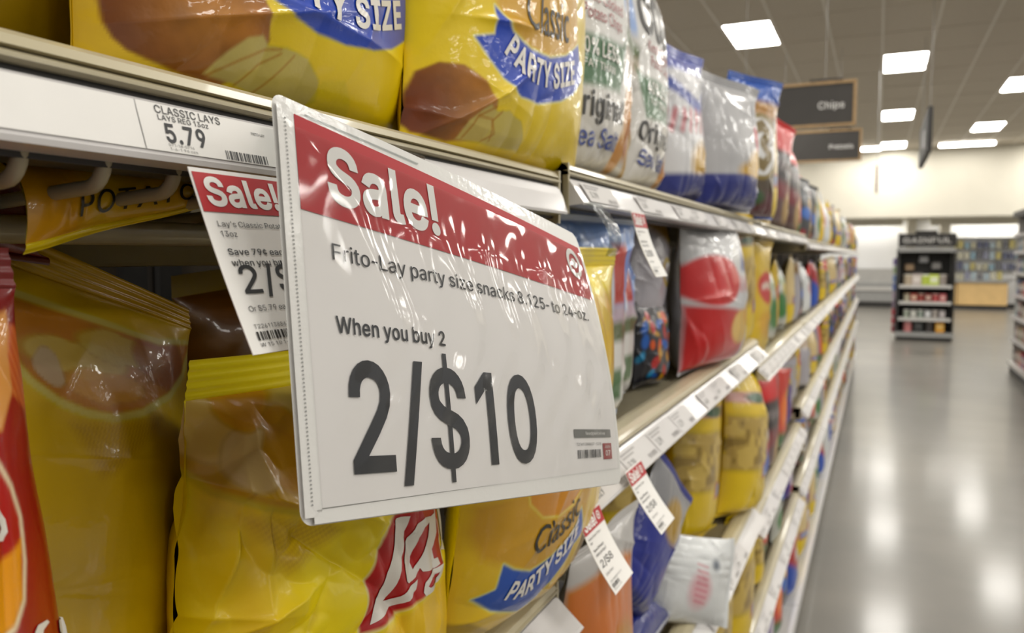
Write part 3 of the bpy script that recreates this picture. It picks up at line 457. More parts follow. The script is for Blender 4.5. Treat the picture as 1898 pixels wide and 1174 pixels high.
# suspended grid: runners along the aisle every 0.607 m, tiles 0.607 x 1.214
GX, GY = 0.607, 1.214; X0g = -0.035; Y0g = 12.7-GY*6
LITS = set()
for k in range(-4, 8):
    for j in range(-3, 6):
        ix = 3*k; iy = 6+4*j+(2 if k % 2 else 0)
        LITS.add((ix, iy))
def tile_mesh(name, m, t):
    q = MB(); b = 0.012
    q.add([(b, b, 0), (GX-b, b, 0), (GX-b, GY-b, 0), (b, GY-b, 0), (b, b, t), (GX-b, b, t), (GX-b, GY-b, t), (b, GY-b, t)],
          [(3, 2, 1, 0), (0, 1, 5, 4), (1, 2, 6, 5), (2, 3, 7, 6), (3, 0, 4, 7), (4, 5, 6, 7)])
    return mesh_from(name, q.V, q.F, m)
tm = tile_mesh('ceiling_tile', M['ceil'], 0.02); nt = 0
rest = MB()
for iy in range(-9, 18):
    for ix in range(-13, 25):
        if (ix, iy) in LITS: continue
        x = X0g+GX*ix; y = Y0g+GY*iy
        vis = y > 6.5 and y < 24.5 and x > -0.42*y+0.5-GX and x < 0.28*y+0.2 and abs(x) < 5.5
        if vis and nt < 290:
            o = bpy.data.objects.new('ceiling_tile', tm); link(o, ceil); o.location = (x, y, CEIL+0.008+EYE); nt += 1
        else: rest.box(x+0.012, x+GX-0.012, y+0.012, y+GY-0.012, CEIL+0.008, CEIL+0.028)
o = rest.build('ceiling_tile_field', M['ceil'], ceil); o['kind'] = 'stuff'
q = MB()
for ix in range(-13, 26): q.box(X0g+GX*ix-0.012, X0g+GX*ix+0.012, -6.9, YB-1.9, CEIL, CEIL+0.012)
o = q.build('ceiling_runner', M['tbar'], ceil); o['kind'] = 'stuff'
q = MB()
for iy in range(-9, 18): q.box(-8, 15, Y0g+GY*iy-0.012, Y0g+GY*iy+0.012, CEIL+0.002, CEIL+0.012)
o = q.build('ceiling_cross_runner', M['ceil'], ceil); o['kind'] = 'stuff'
# light panels
fr = MB()
for a in ((0.012, 0.03, 0.012, GY-0.012), (GX-0.03, GX-0.012, 0.012, GY-0.012), (0.03, GX-0.03, 0.012, 0.03), (0.03, GX-0.03, GY-0.03, GY-0.012)):
    fr.box(a[0], a[1], a[2], a[3], -0.004, 0.03)
frm = mesh_from('panel_frame', fr.V, fr.F, M['tbar'])
em = MB(); em.add([(0.03, 0.03, 0), (GX-0.03, 0.03, 0), (GX-0.03, GY-0.03, 0), (0.03, GY-0.03, 0)], [(3, 2, 1, 0)])
emm = mesh_from('diffuser', em.V, em.F, M['lamp'])
rowname = {}
for (ix, iy) in sorted(LITS):
    x = X0g+GX*ix; y = Y0g+GY*iy
    if x < -8 or x > 14 or y < -6.5 or y > YB-3: continue
    inview = y > 9.5 and -2.4 < x < 3.2
    t = thing('ceiling_light', '', 'light', (x, y, CEIL), 'recessed ceiling light panels')
    if inview:
        col = {-3: 'left', 0: 'middle', 3: 'right'}.get(ix, 'far right')
        n = {0: 'nearest', 1: 'second', 2: 'third', 3: 'fourth'}[max(0, min(3, int((y-9.5)/4.85)))]
        t['label'] = 'square white ceiling light panel, %s in the %s row over the aisle' % (n, col)
    else: t['label'] = 'lit ceiling light panel beyond the aisle or behind the viewer'
    t.location = (x, y, CEIL+EYE)
    a = bpy.data.objects.new('panel_frame', frm); link(a, t); b = bpy.data.objects.new('diffuser', emm); link(b, t); b.location = (0, 0, 0.004)
# back of the store: soffit, white lower wall
tag(bx('wall_back', M['wallwhite'], None, -9, 16, YB, YB+0.2, FL, CEIL+0.03), kind='structure')
tag(bx('trim_1', M['wall'], None, -9, 16, YB-2.0, YB, 1.02, CEIL), kind='structure')
tag(bx('baseboard_back', M['dark'], None, -9, 16, YB-0.02, YB, FL, FL+0.12), kind='structure')
# strip lights along the far ceiling edge, in front of the soffit
def washer(x0, x1, label):
    t = thing('strip_light', label, 'light', ((x0+x1)/2, YB-2.7, CEIL-0.05))
    bx('housing', M['lightmetal'], t, x0, x1, YB-2.78, YB-2.62, CEIL-0.06, CEIL)
    q = MB(); q.add([(x0+.02, YB-2.77, CEIL-0.062), (x1-.02, YB-2.77, CEIL-0.062), (x1-.02, YB-2.63, CEIL-0.062), (x0+.02, YB-2.63, CEIL-0.062)], [(3, 2, 1, 0)]); q.build('tube', M['lamp'], t)
    q = MB(); q.add([(x0+.02, YB-2.785, CEIL-0.058), (x1-.02, YB-2.785, CEIL-0.058), (x1-.02, YB-2.785, CEIL-0.005), (x0+.02, YB-2.785, CEIL-0.005)], [(0, 1, 2, 3)]); q.build('lens', M['lamp'], t)
washer(-1.30, -0.02, 'long strip light at the far ceiling edge, left of the black hanging sign')
washer(1.30, 2.55, 'long strip light at the far ceiling edge, right of the black hanging sign')
washer(4.2, 5.5, 'long strip light at the far ceiling edge, beyond the right of the picture')
washer(-4.4, -3.1, 'long strip light at the far ceiling edge, hidden behind the chip shelves')
for x0, x1, lb in ((-3.0, 0.6, 'left'), (1.3, 5.0, 'right')):  # unseen lamps added to brighten the lower wall, with a lip hiding them
    t = thing('hidden_fill_lamp', 'added hidden fill lamp under the back soffit, %s one' % lb, 'light', ((x0+x1)/2, YB-0.3, 0.98))
    bx('shield', M['wall'], t, x0, x1, YB-0.52, YB-0.50, 0.84, 1.02); bx('housing', M['lightmetal'], t, x0, x1, YB-0.50, YB-0.05, 1.0, 1.02)
    q = MB(); q.add([(x0+.02, YB-.40, 0.99), (x1-.02, YB-.40, 0.99), (x1-.02, YB-.30, 0.99), (x0+.02, YB-.30, 0.99)], [(3, 2, 1, 0)]); q.build('tube', M['lamp'], t)
# pilasters and back-wall display on the right
tag(bx('trim_2', M['wall'], None, 0.72, 0.95, YB-0.4, YB, FL, 1.02), kind='structure')
tag(bx('trim_3', M['wall'], None, 1.55, 1.8, YB-0.5, YB, FL, 1.02), kind='structure')

# ================================================================== shelving
def shelf(name, label, x, y0, y1, z, slant=0.022, drop=0.039, depth=0.42, deck='solid', endcaps=True, detail=1, labels=0, group=None, seed=1):
    """x = front of the rail, z = top of the rail"""
    t = thing(name, label, 'shelf', (x-0.1, (y0+y1)/2, z-0.01), group)
    g = 0.004; a, b = y0+g, y1-g
    # rolled front rail with a second lip
    q = MB()
    q.prism([(x-0.030, z-0.006), (x-0.027, z-0.001), (x-0.020, z), (x-0.009, z-0.0012), (x-0.003, z-0.004), (x-0.001, z-0.0075), (x-0.006, z-0.0085), (x-0.026, z-0.0085)], a, b)
    q.prism([(x-0.024, z-0.0085), (x-0.003, z-0.0085), (x-0.0005, z-0.0098), (x-0.0005, z-0.0112), (x-0.003, z-0.0122), (x-0.024, z-0.0122)], a, b)
    q.build('rail', M['beige'], t, smooth=False)
    q = MB(); q.prism([(x-0.024, z-0.0122), (x-0.006, z-0.0122), (x-0.006, z-0.04), (x-0.024, z-0.04)], a, b); q.build('shaded_rail_channel', M['dark'] if detail else M['beige'], t)  # dark colour puts in the shadow line between rail and strip
    # slanted strip holder for the price labels with a bead along its lower edge
    zt = z-0.0150; q = MB()
    q.prism([(x-0.002, zt), (x+slant*0.25, zt-(drop-0.015)*0.3), (x+slant*0.93, z-drop+0.0035), (x+slant*1.02, z-drop+0.002), (x+slant*0.98, z-drop), (x+slant*0.85, z-drop+0.0008), (x-0.006, z-0.038), (x-0.006, zt)], a+0.002, b-0.002)
    q.build('price_strip', M['strip'], t)
    # end bracket
    if endcaps:
        for yy in (a, b-0.0035):
            q = MB(); q.prism([(x-0.001, z-0.002), (x-0.001, z-0.044), (x-0.05, z-0.05), (x-0.12, z-0.055), (x-0.12, z-0.012), (x-0.03, z-0.002)], yy, yy+0.0035); q.build('end_bracket', M['beige'], t)
    if deck == 'solid':
        q = MB(); q.box(x-depth, x-0.024, a, b, z-0.022, z-0.008); q.box(x-depth, x-depth+0.02, a, b, z-0.05, z-0.022)
        for i in range(3): yy = a+(b-a)*(i+0.5)/3; q.box(x-depth, x-0.03, yy-0.012, yy+0.012, z-0.034, z-0.022)
        q.build('deck', M['deck'], t)
    else:
        q = MB(); yy = a+0.008
        while yy < b-0.004: q.tube([(x-0.03, yy, z-0.012), (x-depth, yy, z-0.012)], 0.0022, 5, False); yy += 0.0115
        for xx in (x-0.04, x-depth*0.5, x-depth+0.01): q.tube([(xx, a, z-0.0165), (xx, b, z-0.0165)], 0.0032, 6)
        o = q.build('wire_deck', M['beigedk'], t); o['kind'] = 'stuff'
    # paper price labels in the strip
    r = random.Random(seed)
    if labels:
        def ss(s, u): return np.stack([x+slant*(0.05+0.9*u)+0.0006, s, zt-0.0012-(drop-0.020)*u], 1)
        yy = a+0.02
        while yy < b-0.11:
            w = r.uniform(0.085, 0.11)
            V, T = rectg(yy, yy+w, 0.0, 1.0); lb = lay('price_label', V, T, ss, M['label'], t, 0.0002, (1, 0.03), 1)
            V, T = rectg(yy+0.006, yy+0.006+w*0.45, 0.12, 0.2)
            V2, T2 = rectg(yy+0.006, yy+0.006+w*0.35, 0.27, 0.34); n = len(V); V += V2; T += [tuple(i+n for i in f) for f in T2]
            lay('print_line', V, T, ss, M['ink_faint'], lb, 0.0005, (1, 0.03), 1)
            put_text('price', '%d.%d9' % (r.randint(2, 5), r.choice([2, 4, 7, 9])), ss, M['ink_lightgray'], lb, yy+0.01, 0.78, 0.022, 0.30, 8, 0.0005, (1, 0.03), cell=1)
            barcode('barcode', ss, M['ink_faint'], lb, yy+w*0.65, yy+w*0.93, 0.72, 0.92, 12, int(yy*99), 0.0005)
            yy += w+r.choice([0.002, 0.002, 0.08, 0.15])
    return t
ORD = ['first', 'second', 'third', 'fourth', 'fifth', 'sixth', 'seventh', 'eighth', 'ninth', 'tenth', 'last']
BAYS = [(-1.83, -0.61), (-0.61, 0.622), (0.632, 1.852), (1.852, 3.07), (3.07, 4.29), (4.29, 5.51), (5.51, 6.73), (6.73, 7.95), (7.95, 9.17), (9.17, 10.39), (10.39, 11.6)]
LEV = {0: [0.07, -0.27, -0.58, -0.88], 1: [0.07, -0.27, -0.58, -0.88], 2: [0.079, -0.183, -0.55, -0.86], 3: [0.077, -0.24, -0.60, -0.86]}
SX = -0.235
POS = ['top', 'second', 'third', 'fourth', 'lowest']
for bi, (y0, y1) in enumerate(BAYS):
    lv = LEV.get(bi, [0.062, -0.24, -0.55, -0.84])
    g = thing('shelving_frame', 'dark backed shelving frame, %s bay of the chip aisle from the near end' % ORD[bi], 'shelving', (SX-0.3, (y0+y1)/2, FL))
    bx('back_panel', M['back'], g, SX-0.50, SX-0.475, y0+0.002, y1-0.002, FL+0.1, 0.16 if bi > 1 else 0.30)
    for yy in (y0+0.003, y1-0.033):
        bx('upright', M['dark'], g, SX-0.475, SX-0.465, yy, yy+0.03, FL, 0.18 if bi > 1 else 0.32)
    q = MB(); q.box(SX-0.463, SX-0.01, y0+0.003, y1-0.003, FL+0.13, FL+0.16); q.box(SX-0.06, SX-0.045, y0+0.003, y1-0.003, FL, FL+0.13); q.build('base_deck', M['lightmetal'], g)
    bx('base_strip', M['strip'], g, SX-0.010, SX+0.006, y0+0.003, y1-0.003, FL+0.115, FL+0.165)
    for li, z in enumerate(lv):
                shelf('metal_shelf', '%s shelf of the %s bay, beige rail over a white price strip' % (POS[li], ORD[bi]), SX, y0, y1, z,
              deck='wire' if (bi in (2, 3) and li in (1, 2, 3)) else 'solid', endcaps=bi < 5,
              labels=(1 if bi in (2, 3, 4) or (bi == 1 and li == 1) else 0), seed=bi*7+li, depth=0.46 if li else 0.42, slant=0.006 if (li == 0 and bi < 2) else (0.012 if li == 0 else 0.022), drop=0.037 if li == 0 else 0.039)
# bay end panel seen between the near bay and the next
t = thing('clear_strip_end', 'loose curled clear plastic end of the price strip on the second bay top shelf', 'strip holder', (SX+0.01, 0.65, 0.03))
q = MB(); V = []; Fc = []
for i in range(9):
    a = i/8; V += [(SX+0.012+0.020*math.sin(a*2.2), 0.640+0.008*a, 0.045-0.045*a), (SX+0.016+0.020*math.sin(a*2.2), 0.672-0.010*a, 0.043-0.043*a)]
for i in range(8): Fc.append((2*i, 2*i+1, 2*i+3, 2*i+2))
q.add(V, Fc); o = q.build('flap', M['flap'], t, True); md = o.modifiers.new('s', 'SOLIDIFY'); md.thickness = 0.0006

# ================================================================== the big sale sign in its clear sleeve
TLc, TRc, BRc, BLc = [np.array(v) for v in ((-0.1983, 0.2331, 0.0580), (-0.1718, 0.4772, 0.0130), (-0.1411, 0.4780, -0.1410), (-0.1834, 0.2266, -0.0960))]
def sign_s(s, t):
    s = np.asarray(s, float)[:, None]; t = np.asarray(t, float)[:, None]
    P = TLc*(1-s)*(1-t)+TRc*s*(1-t)+BRc*s*t+BLc*(1-s)*t
    P = P+np.array([1.0, 0, 0])*(0.006*4*t*(1-t)*s)
    P = P+np.array([0, 0, 1.0])*(0.0016*np.sin(np.pi*np.clip(s, 0, 1))*(1-t))
    return P
SS = (0.249, 0.157)
sg = thing('sale_sign', 'large white sale sign in a clear sleeve reading 2/$10, red band on top', 'sign', (-0.19, 0.35, -0.05))
def grid_s(name, s0, s1, t0, t1, m, lift, nx=40, ny=26, tt=None):
    V, T = rectg(s0, s1, t0, t1, nx, ny)
    if tt: V = [(s, t+tt(s, t)) for s, t in V]
    o = lay(name, V, T, sign_s, m, sg, lift, SS, 1); 
    o.data.polygons.foreach_set('use_smooth', [True]*len(o.data.polygons)); return o
# backing sheet of the sleeve with rounded corners
def rrect(s0, s1, t0, t1, r, asp, n=6):
    pts = []
    for cs, ct, a0 in ((s1-r, t0+r*asp, -90), (s1-r, t1-r*asp, 0), (s0+r, t1-r*asp, 90), (s0+r, t0+r*asp, 180)):
        for i in range(n+1):
            a = math.radians(a0+90*i/n); pts.append((cs+math.cos(a)*r, ct+math.sin(a)*r*asp))
    return pts
A = SS[0]/SS[1]
V, T = poly2d(rrect(-0.004, 1.004, -0.004, 1.004, 0.022, A)); lay('sleeve_back', V, T, sign_s, M['clearedge'], sg, -0.0008, SS, 0.008)
grid_s('card', 0.034, 0.982, 0.030, 0.966, M['card'], 0.0, tt=lambda s, t: 0.030*s*(1-t)-0.030*s*t)
grid_s('red_band', 0.0345, 0.9815, 0.030, 0.256, M['red'], 0.0003, 40, 8, tt=lambda s, t: 0.031*s*(1-0.55*(t-0.03)/0.226))
WT = M['paper']; BK = M['signblack']
put_text('lettering', 'Sale!', sign_s, WT, sg, 0.092, 0.212, 0.292, 0.133, 26, 0.0006, SS, track=-0.05)
V, T = ring(0.926, 0.139, 0.023, 0.035, A*1.02); lay('bullseye_ring', V, T, sign_s, WT, sg, 0.0006, SS, 1)
V, T = ring(0.926, 0.139, 0.0, 0.012, A*1.02); lay('bullseye_dot', V, T, sign_s, WT, sg, 0.0006, SS, 1)
put_text('lettering', 'Frito-Lay party size snacks 8.125- to 24-oz.', sign_s, BK, sg, 0.088, 0.361, 0.848, 0.040, 2, 0.0005, SS)
put_text('lettering', 'When you buy 2', sign_s, BK, sg, 0.087, 0.541, 0.267, 0.040, 12, 0.0005, SS)
put_text('lettering', '2/$10', sign_s, BK, sg, 0.088, 0.884, 0.552, 0.270, 13, 0.0005, SS, track=-0.02)
V, T = rectg(0.780, 0.955, 0.782, 0.813, 8, 1); lay('gray_bar', V, T, sign_s, M['ink_lightgray'], sg, 0.0004, SS, 1)
put_text('lettering', 'feedperceive', sign_s, WT, sg, 0.830, 0.803, 0.095, 0.012, 0, 0.0006, SS)
put_text('lettering', 'T21611388607 -1215', sign_s, M['ink_gray'], sg, 0.786, 0.842, 0.118, 0.010, 0, 0.0005, SS)
barcode('barcode', sign_s, M['ink_gray'], sg, 0.790, 0.897, 0.858, 0.889, 22, 5, 0.0005)
V, T = rectg(0.911, 0.954, 0.836, 0.898); lay('red_square', V, T, sign_s, M['ink_red'], sg, 0.0004, SS, 1)
put_text('lettering', '2024', sign_s, WT, sg, 0.918, 0.854, 0.028, 0.009, 0, 0.0006, SS)
put_text('lettering', '07', sign_s, WT, sg, 0.920, 0.884, 0.026, 0.020, 10, 0.0006, SS)
# front sheet of the sleeve (clear vinyl, pulled into ripples) and its welded border
def ripple_s(s, t):
    P = sign_s(s, t); s = np.asarray(s); t = np.asarray(t)
    e = np.clip(np.minimum(np.minimum(s-0.03, 0.985-s)*7, np.minimum(t-0.06, 0.97-t)*6), 0, 1)
    r = 0.0009*np.sin(23*s+4*np.sin(5*t))*np.sin(3+5*t+6*s)+0.0007*np.sin(31*s-9*t)+0.0005*np.sin(57*s+11*t+3*np.sin(9*t))
    P[:, 0] += (0.0019+r)*e+0.0006
    return P
V, T = rectg(0.03, 0.985, 0.062, 0.968, 160, 100)
V = [(s, t+0.03*s*(1-t)-0.03*s*t) for s, t in V]
o = lay('clear_sleeve', V, T, ripple_s, M['sleeve'], sg, 0.0004, SS, 1); o['label'] = 'clear vinyl front with bright ceiling reflections'
o.data.polygons.foreach_set('use_smooth', [True]*len(o.data.polygons))
# welded border strips with a row of fine stitches on the left
def strip_s(name, s0, s1, t0, t1, nx, ny, lift=0.0006, f=None):
    V, T = rectg(s0, s1, t0, t1, nx, ny)
    if f: V = [(s, t+f(s, t)) for s, t in V]
    lay(name, V, T, sign_s, M['clearedge'], sg, lift, SS, 1)
strip_s('welded_border', 0.0, 0.0325, 0.016, 0.984, 3, 60)
strip_s('welded_border', 0.0165, 0.982, 0.9685, 1.0, 60, 3, f=lambda s, t: -0.034*s*(1-(t-0.9685)/0.0315))
V = []; T = []
for i in range(96):
    t0 = 0.05+0.0095*i; k = len(V); V += [(0.0125, t0), (0.0155, t0), (0.0155, t0+0.004), (0.0125, t0+0.004)]; T += [(k, k+1, k+2), (k, k+2, k+3)]
o = lay('weld_stitches', V, T, sign_s, M['graymetal'], sg, 0.0009, SS, 1); o['kind'] = 'stuff'
# clear holder that clips the sleeve to the price strip
def hold_s(s, t):
    s = np.asarray(s, float)[:, None]; t = np.asarray(t, float)[:, None]
    a = np.array([SX+0.004, 0.268, 0.0565]); b = np.array([SX+0.004, 0.388, 0.0555])
    top = a*(1-s)+b*s
    bot = sign_s((0.06+0.28*s)[:, 0], np.full(len(s), 0.02))
    return top*(1-t)+bot*t+np.array([1, 0, 0])*0.004*np.sin(np.pi*t)
hl = thing('sign_holder', 'clear plastic holder clipping the large sale sign to the price strip', 'sign holder', (-0.22, 0.32, 0.05))
V, T = rectg(0, 1, 0, 1, 12, 8); o = lay('clear_flap', V, T, hold_s, M['flap'], hl, 0, (1, 1), 9); md = o.modifiers.new('s', 'SOLIDIFY'); md.thickness = 0.0005

# ================================================================== hanging sale tags and the near price label
def tag_surface(A0, A1, B1, B0, curl=0.0, bow=0.0):
    A0, A1, B1, B0 = [np.array(v, float) for v in (A0, A1, B1, B0)]
    def f(s, t):
        s = np.asarray(s, float)[:, None]; t = np.asarray(t, float)[:, None]
        return A0*(1-s)*(1-t)+A1*s*(1-t)+B1*s*t+B0*(1-s)*t+np.array([-1.0, 0, 0])*(curl*np.sin(np.pi*t)+bow*np.clip(s-0.55, 0, 1)**2*4)
    return f
def sale_tag(name, label, f, W, H, product, qty, price, big, each, full=True, bigh=0.150, bigb=6):
    t = thing(name, label, 'sale tag', f([0.5], [0.0])[0], None); sc = (W, H); rr = W/H
    V, T = rectg(0, 1, 0, 1, 10, 16); o = lay('card', V, T, f, M['paper'], t, 0.0, sc, 1)
    md = o.modifiers.new('s', 'SOLIDIFY'); md.thickness = 0.0004; md.offset = 0
    V, T = rectg(0.012, 1, 0.026, 0.245, 8, 3); lay('red_band', V, T, f, M['red'], t, 0.0005, sc, 1)
    put_text('lettering', 'Sale!', f, M['paper'], t, 0.062, 0.205, 0.60, 0.150, 26, 0.0007, sc, track=-0.05, cell=0.006)
    V, T = ring(0.795, 0.125, 0.052, 0.078, rr); lay('bullseye_ring', V, T, f, M['paper'], t, 0.0007, sc, 1)
    V, T = ring(0.795, 0.125, 0.0, 0.026, rr); lay('bullseye_dot', V, T, f, M['paper'], t, 0.0007, sc, 1)
    y = 0.325
    for ln, w in product: put_text('lettering', ln, f, M['ink_gray'], t, 0.075, y, w, 0.031, 0, 0.0006, sc, cell=0.01); y += 0.055
    for ln, w, yy in qty: put_text('lettering', ln, f, M['signblack'], t, 0.085, yy, w, 0.034, 10, 0.0006, sc, cell=0.01)
    put_text('lettering', big, f, M['signblack'], t, 0.085, 0.688, 0.86 if full else 0.6, bigh, bigb, 0.0006, sc, cell=0.01)
    put_text('lettering', each, f, M['ink_gray'], t, 0.085, 0.785, 0.36, 0.030, 0, 0.0006, sc, cell=0.01)
    put_text('lettering', 'T22611388638071-65-0716', f, M['ink_gray'], t, 0.075, 0.874, 0.58, 0.022, 0, 0.0006, sc, cell=0.01)
    barcode('barcode', f, M['ink_black'], t, 0.075, 0.40, 0.89, 0.935, 20, 9, 0.0006)
    put_text('lettering', 'W 15 10 1-6-1 96', f, M['ink_gray'], t, 0.075, 0.968, 0.36, 0.020, 0, 0.0006, sc, cell=0.01)
    return t
A0 = onX(347, 309, -0.2275); B0 = onX(469, 659, -0.1965)
wv = 0.0665
f = tag_surface(A0, A0+np.array([0, wv, 0]), B0+np.array([0, wv, 0]), B0, 0.001, 0.004)
sale_tag('sale_tag', 'small red and white sale tag hanging left of the large sign', f, wv, 0.072,
         [("Lay's Classic Potato Chips -", 0.76), ('13oz', 0.13)], [('Save 79¢ each,', 0.51, 0.480), ('when you buy 2', 0.51, 0.540)], '2/$10', '2/$10', 'Or $5.79 each')
# the three tags further along (placed on their strips)
def far_tag(px, top, width, Xt, Xb, bot, label, seed):
    a = onX(*top, Xt); b = onX(*bot, Xb); w = width
    f = tag_surface(a, a+np.array([0, w, 0]), b+np.array([0, w*0.98, 0]), b, 0.003)
    sale_tag('sale_tag', label, f, w, np.linalg.norm(a-b), [("Kettle Potato Chips -", 0.62), ('8oz', 0.12)], [('Save 59¢ each,', 0.51, 0.480), ('when you buy 2', 0.51, 0.540)], '2/$8', '2/$8', 'Or $4.59 each', full=False, bigh=0.09, bigb=0)
far_tag(0, (1169, 391), 0.046, -0.213, -0.188, (1216, 514), 'small sale tag hanging from the second bay top shelf beside the blue and white bag', 1)
far_tag(0, (1158, 876), 0.054, -0.212, -0.176, (1226, 992), 'sale tag on the second bay middle shelf in front of the open wire shelf', 2)
far_tag(0, (1072, 965), 0.050, -0.212, -0.178, (1141, 1104), 'lowest nearer sale tag, hanging in front of the orange bag', 3)
# white price label with 5.79
def pl_s(s, u):
    z = 0.07; s = np.asarray(s, float); u = np.asarray(u, float)
    return np.stack([SX+0.006*(0.02+0.93*u)+0.0003, s, z-0.0150-0.0005-(0.037-0.0190)*u], 1)
pl = thing('price_label', 'white shelf price label reading 5.79 on the top strip', 'price label', pl_s([0.25], [0.5])[0])
ys = lambda x, y: onX(x, y, -0.232)[1]
ya = ys(258, 240); yb = ys(512, 260)+0.012
V, T = rectg(ya, yb, 0.05, 1.0, 6, 2); lay('paper_strip', V, T, pl_s, M['paper'], pl, 0.0001, (1, .03), 1)
V, T = rectg(-0.55, ya-0.0002, 0.05, 1.0, 8, 2); lay('paper_strip', V, T, pl_s, M['paper'], pl, 0.0001, (1, .03), 1)
V, T = rectg(ya, ya+0.0003, 0.05, 1.0); lay('cut_line', V, T, pl_s, M['graymetal'], pl, 0.0002, (1, .03), 1)
y0 = ys(290, 200)
put_text('lettering', 'CLASSIC LAYS', pl_s, M['ink_gray'], pl, y0, 0.24, ys(413, 220)-y0, 0.155, 8, 0.0003, (1, .03), cell=1)
put_text('lettering', 'LAYS REG 13oz', pl_s, M['ink_gray'], pl, y0+0.0006, 0.375, ys(386, 220)-y0, 0.105, 8, 0.0003, (1, .03), cell=1)
put_text('lettering', '5.79', pl_s, M['signblack'], pl, ys(300, 240), 0.80, ys(380, 250)-ys(300, 240), 0.36, 20, 0.0003, (1, .03), cell=1)
put_text('lettering', '071-18-0716', pl_s, M['ink_lightgray'], pl, ys(303, 265), 0.885, 0.012, 0.055, 0, 0.0003, (1, .03), cell=1)
put_text('lettering', '1-6-1 96 ozs', pl_s, M['ink_lightgray'], pl, ys(304, 275), 0.965, 0.013, 0.055, 0, 0.0003, (1, .03), cell=1)
put_text('lettering', 'FRITO-LAY', pl_s, M['ink_gray'], pl, ys(467, 236), 0.33, 0.0080, 0.06, 6, 0.0003, (1, .03), cell=1)
barcode('barcode', pl_s, M['ink_gray'], pl, ys(410, 290), ys(487, 300), 0.79, 0.98, 22, 4, 0.0003)

# ================================================================== snack bags: inflated film pouches with crimped seals and printed fronts
def sstep(e, x): return np.clip(0.5-x/(2*e), 0, 1)           # 1 inside (x<0), soft over +-e
class Paint:
    def __init__(s, X, Z, base):
        s.X = X; s.Z = Z; s.C = np.tile(lin(hexc(base)), (len(X), 1)); s.nz = np.zeros(len(X))
    def put(s, m, col, a=1.0):
        c = lin(hexc(col)) if isinstance(col, str) else col
        m = (m*a)[:, None]; s.C = s.C*(1-m)+c*m
    def ell(s, cx, cz, rx, rz, col, soft=0.0012, rot=0, a=1.0, x0=None):
        c, k = math.cos(rot), math.sin(rot); dx = s.X-cx; dz = s.Z-cz
        p = (dx*c+dz*k)/rx; q = (-dx*k+dz*c)/rz; d = (np.sqrt(p*p+q*q)-1)*min(rx, rz)
        m = sstep(soft, d); s.put(m, col, a); return m
    def rect(s, x0, x1, z0, z1, col, soft=0.0012, a=1.0):
        d = np.maximum(np.maximum(x0-s.X, s.X-x1), np.maximum(z0-s.Z, s.Z-z1)); m = sstep(soft, d); s.put(m, col, a); return m
    def pmask(s, P, soft=0.0010):
        P = np.array(P, float); n = len(P); d2 = np.full(len(s.X), 1e9); ins = np.zeros(len(s.X), bool)
        for i in range(n):
            ax, az = P[i]; bx_, bz = P[(i+1) % n]; ex, ez = bx_-ax, bz-az; L = ex*ex+ez*ez+1e-12
            t = np.clip(((s.X-ax)*ex+(s.Z-az)*ez)/L, 0, 1)
            d2 = np.minimum(d2, (s.X-ax-t*ex)**2+(s.Z-az-t*ez)**2)
            if abs(ez) > 1e-9:
                c = ((az > s.Z) != (bz > s.Z)) & (s.X < ex*(s.Z-az)/ez+ax); ins ^= c
        d = np.sqrt(d2); return sstep(soft, np.where(ins, -d, d))
    def poly(s, P, col, soft=0.0010, a=1.0, line=None, lw=0.0012):
        if line: 
            m = s.pmask_off(P, soft, lw); s.put(m, line)
        m = s.pmask(P, soft); s.put(m, col, a); return m
    def pmask_off(s, P, soft, off):
        P = np.array(P, float); n = len(P); d2 = np.full(len(s.X), 1e9); ins = np.zeros(len(s.X), bool)
        for i in range(n):
            ax, az = P[i]; bx_, bz = P[(i+1) % n]; ex, ez = bx_-ax, bz-az; L = ex*ex+ez*ez+1e-12
            t = np.clip(((s.X-ax)*ex+(s.Z-az)*ez)/L, 0, 1)
            d2 = np.minimum(d2, (s.X-ax-t*ex)**2+(s.Z-az-t*ez)**2)
            if abs(ez) > 1e-9:
                c = ((az > s.Z) != (bz > s.Z)) & (s.X < ex*(s.Z-az)/ez+ax); ins ^= c
        d = np.sqrt(d2); return sstep(soft, np.where(ins, -d, d)-off)
    def line(s, P, w, col, a=1.0, soft=0.0008):
        P = np.array(P, float); d2 = np.full(len(s.X), 1e9)
        for i in range(len(P)-1):
            ax, az = P[i]; ex, ez = P[i+1]-P[i]; L = ex*ex+ez*ez+1e-12
            t = np.clip(((s.X-ax)*ex+(s.Z-az)*ez)/L, 0, 1); d2 = np.minimum(d2, (s.X-ax-t*ex)**2+(s.Z-az-t*ez)**2)
        m = sstep(soft, np.sqrt(d2)-w/2); s.put(m, col, a); return m
    def grain(s, amt, sc, seed=0, m=1.0):
        n = vnoise(s.X*sc, s.Z*sc, seed)+0.5*vnoise(s.X*sc*2.3, s.Z*sc*2.3, seed+5)
        k = 1+amt*(n-0.75)*m; s.C = np.clip(s.C*k[:, None], 0, 1)
def vnoise(x, y, seed=0):
    xi = np.floor(x).astype(int); yi = np.floor(y).astype(int); fx = x-xi; fy = y-yi
    fx = fx*fx*(3-2*fx); fy = fy*fy*(3-2*fy)
    def h(a, b):
        n = (a*374761393+b*668265263+seed*974634777) & 0x7fffffff
        n = ((n ^ (n >> 13))*1274126177) & 0x7fffffff
        return ((n ^ (n >> 16)) & 0xffff)/65535.0
    return (h(xi, yi)*(1-fx)+h(xi+1, yi)*fx)*(1-fy)+(h(xi, yi+1)*(1-fx)+h(xi+1, yi+1)*fx)*fy

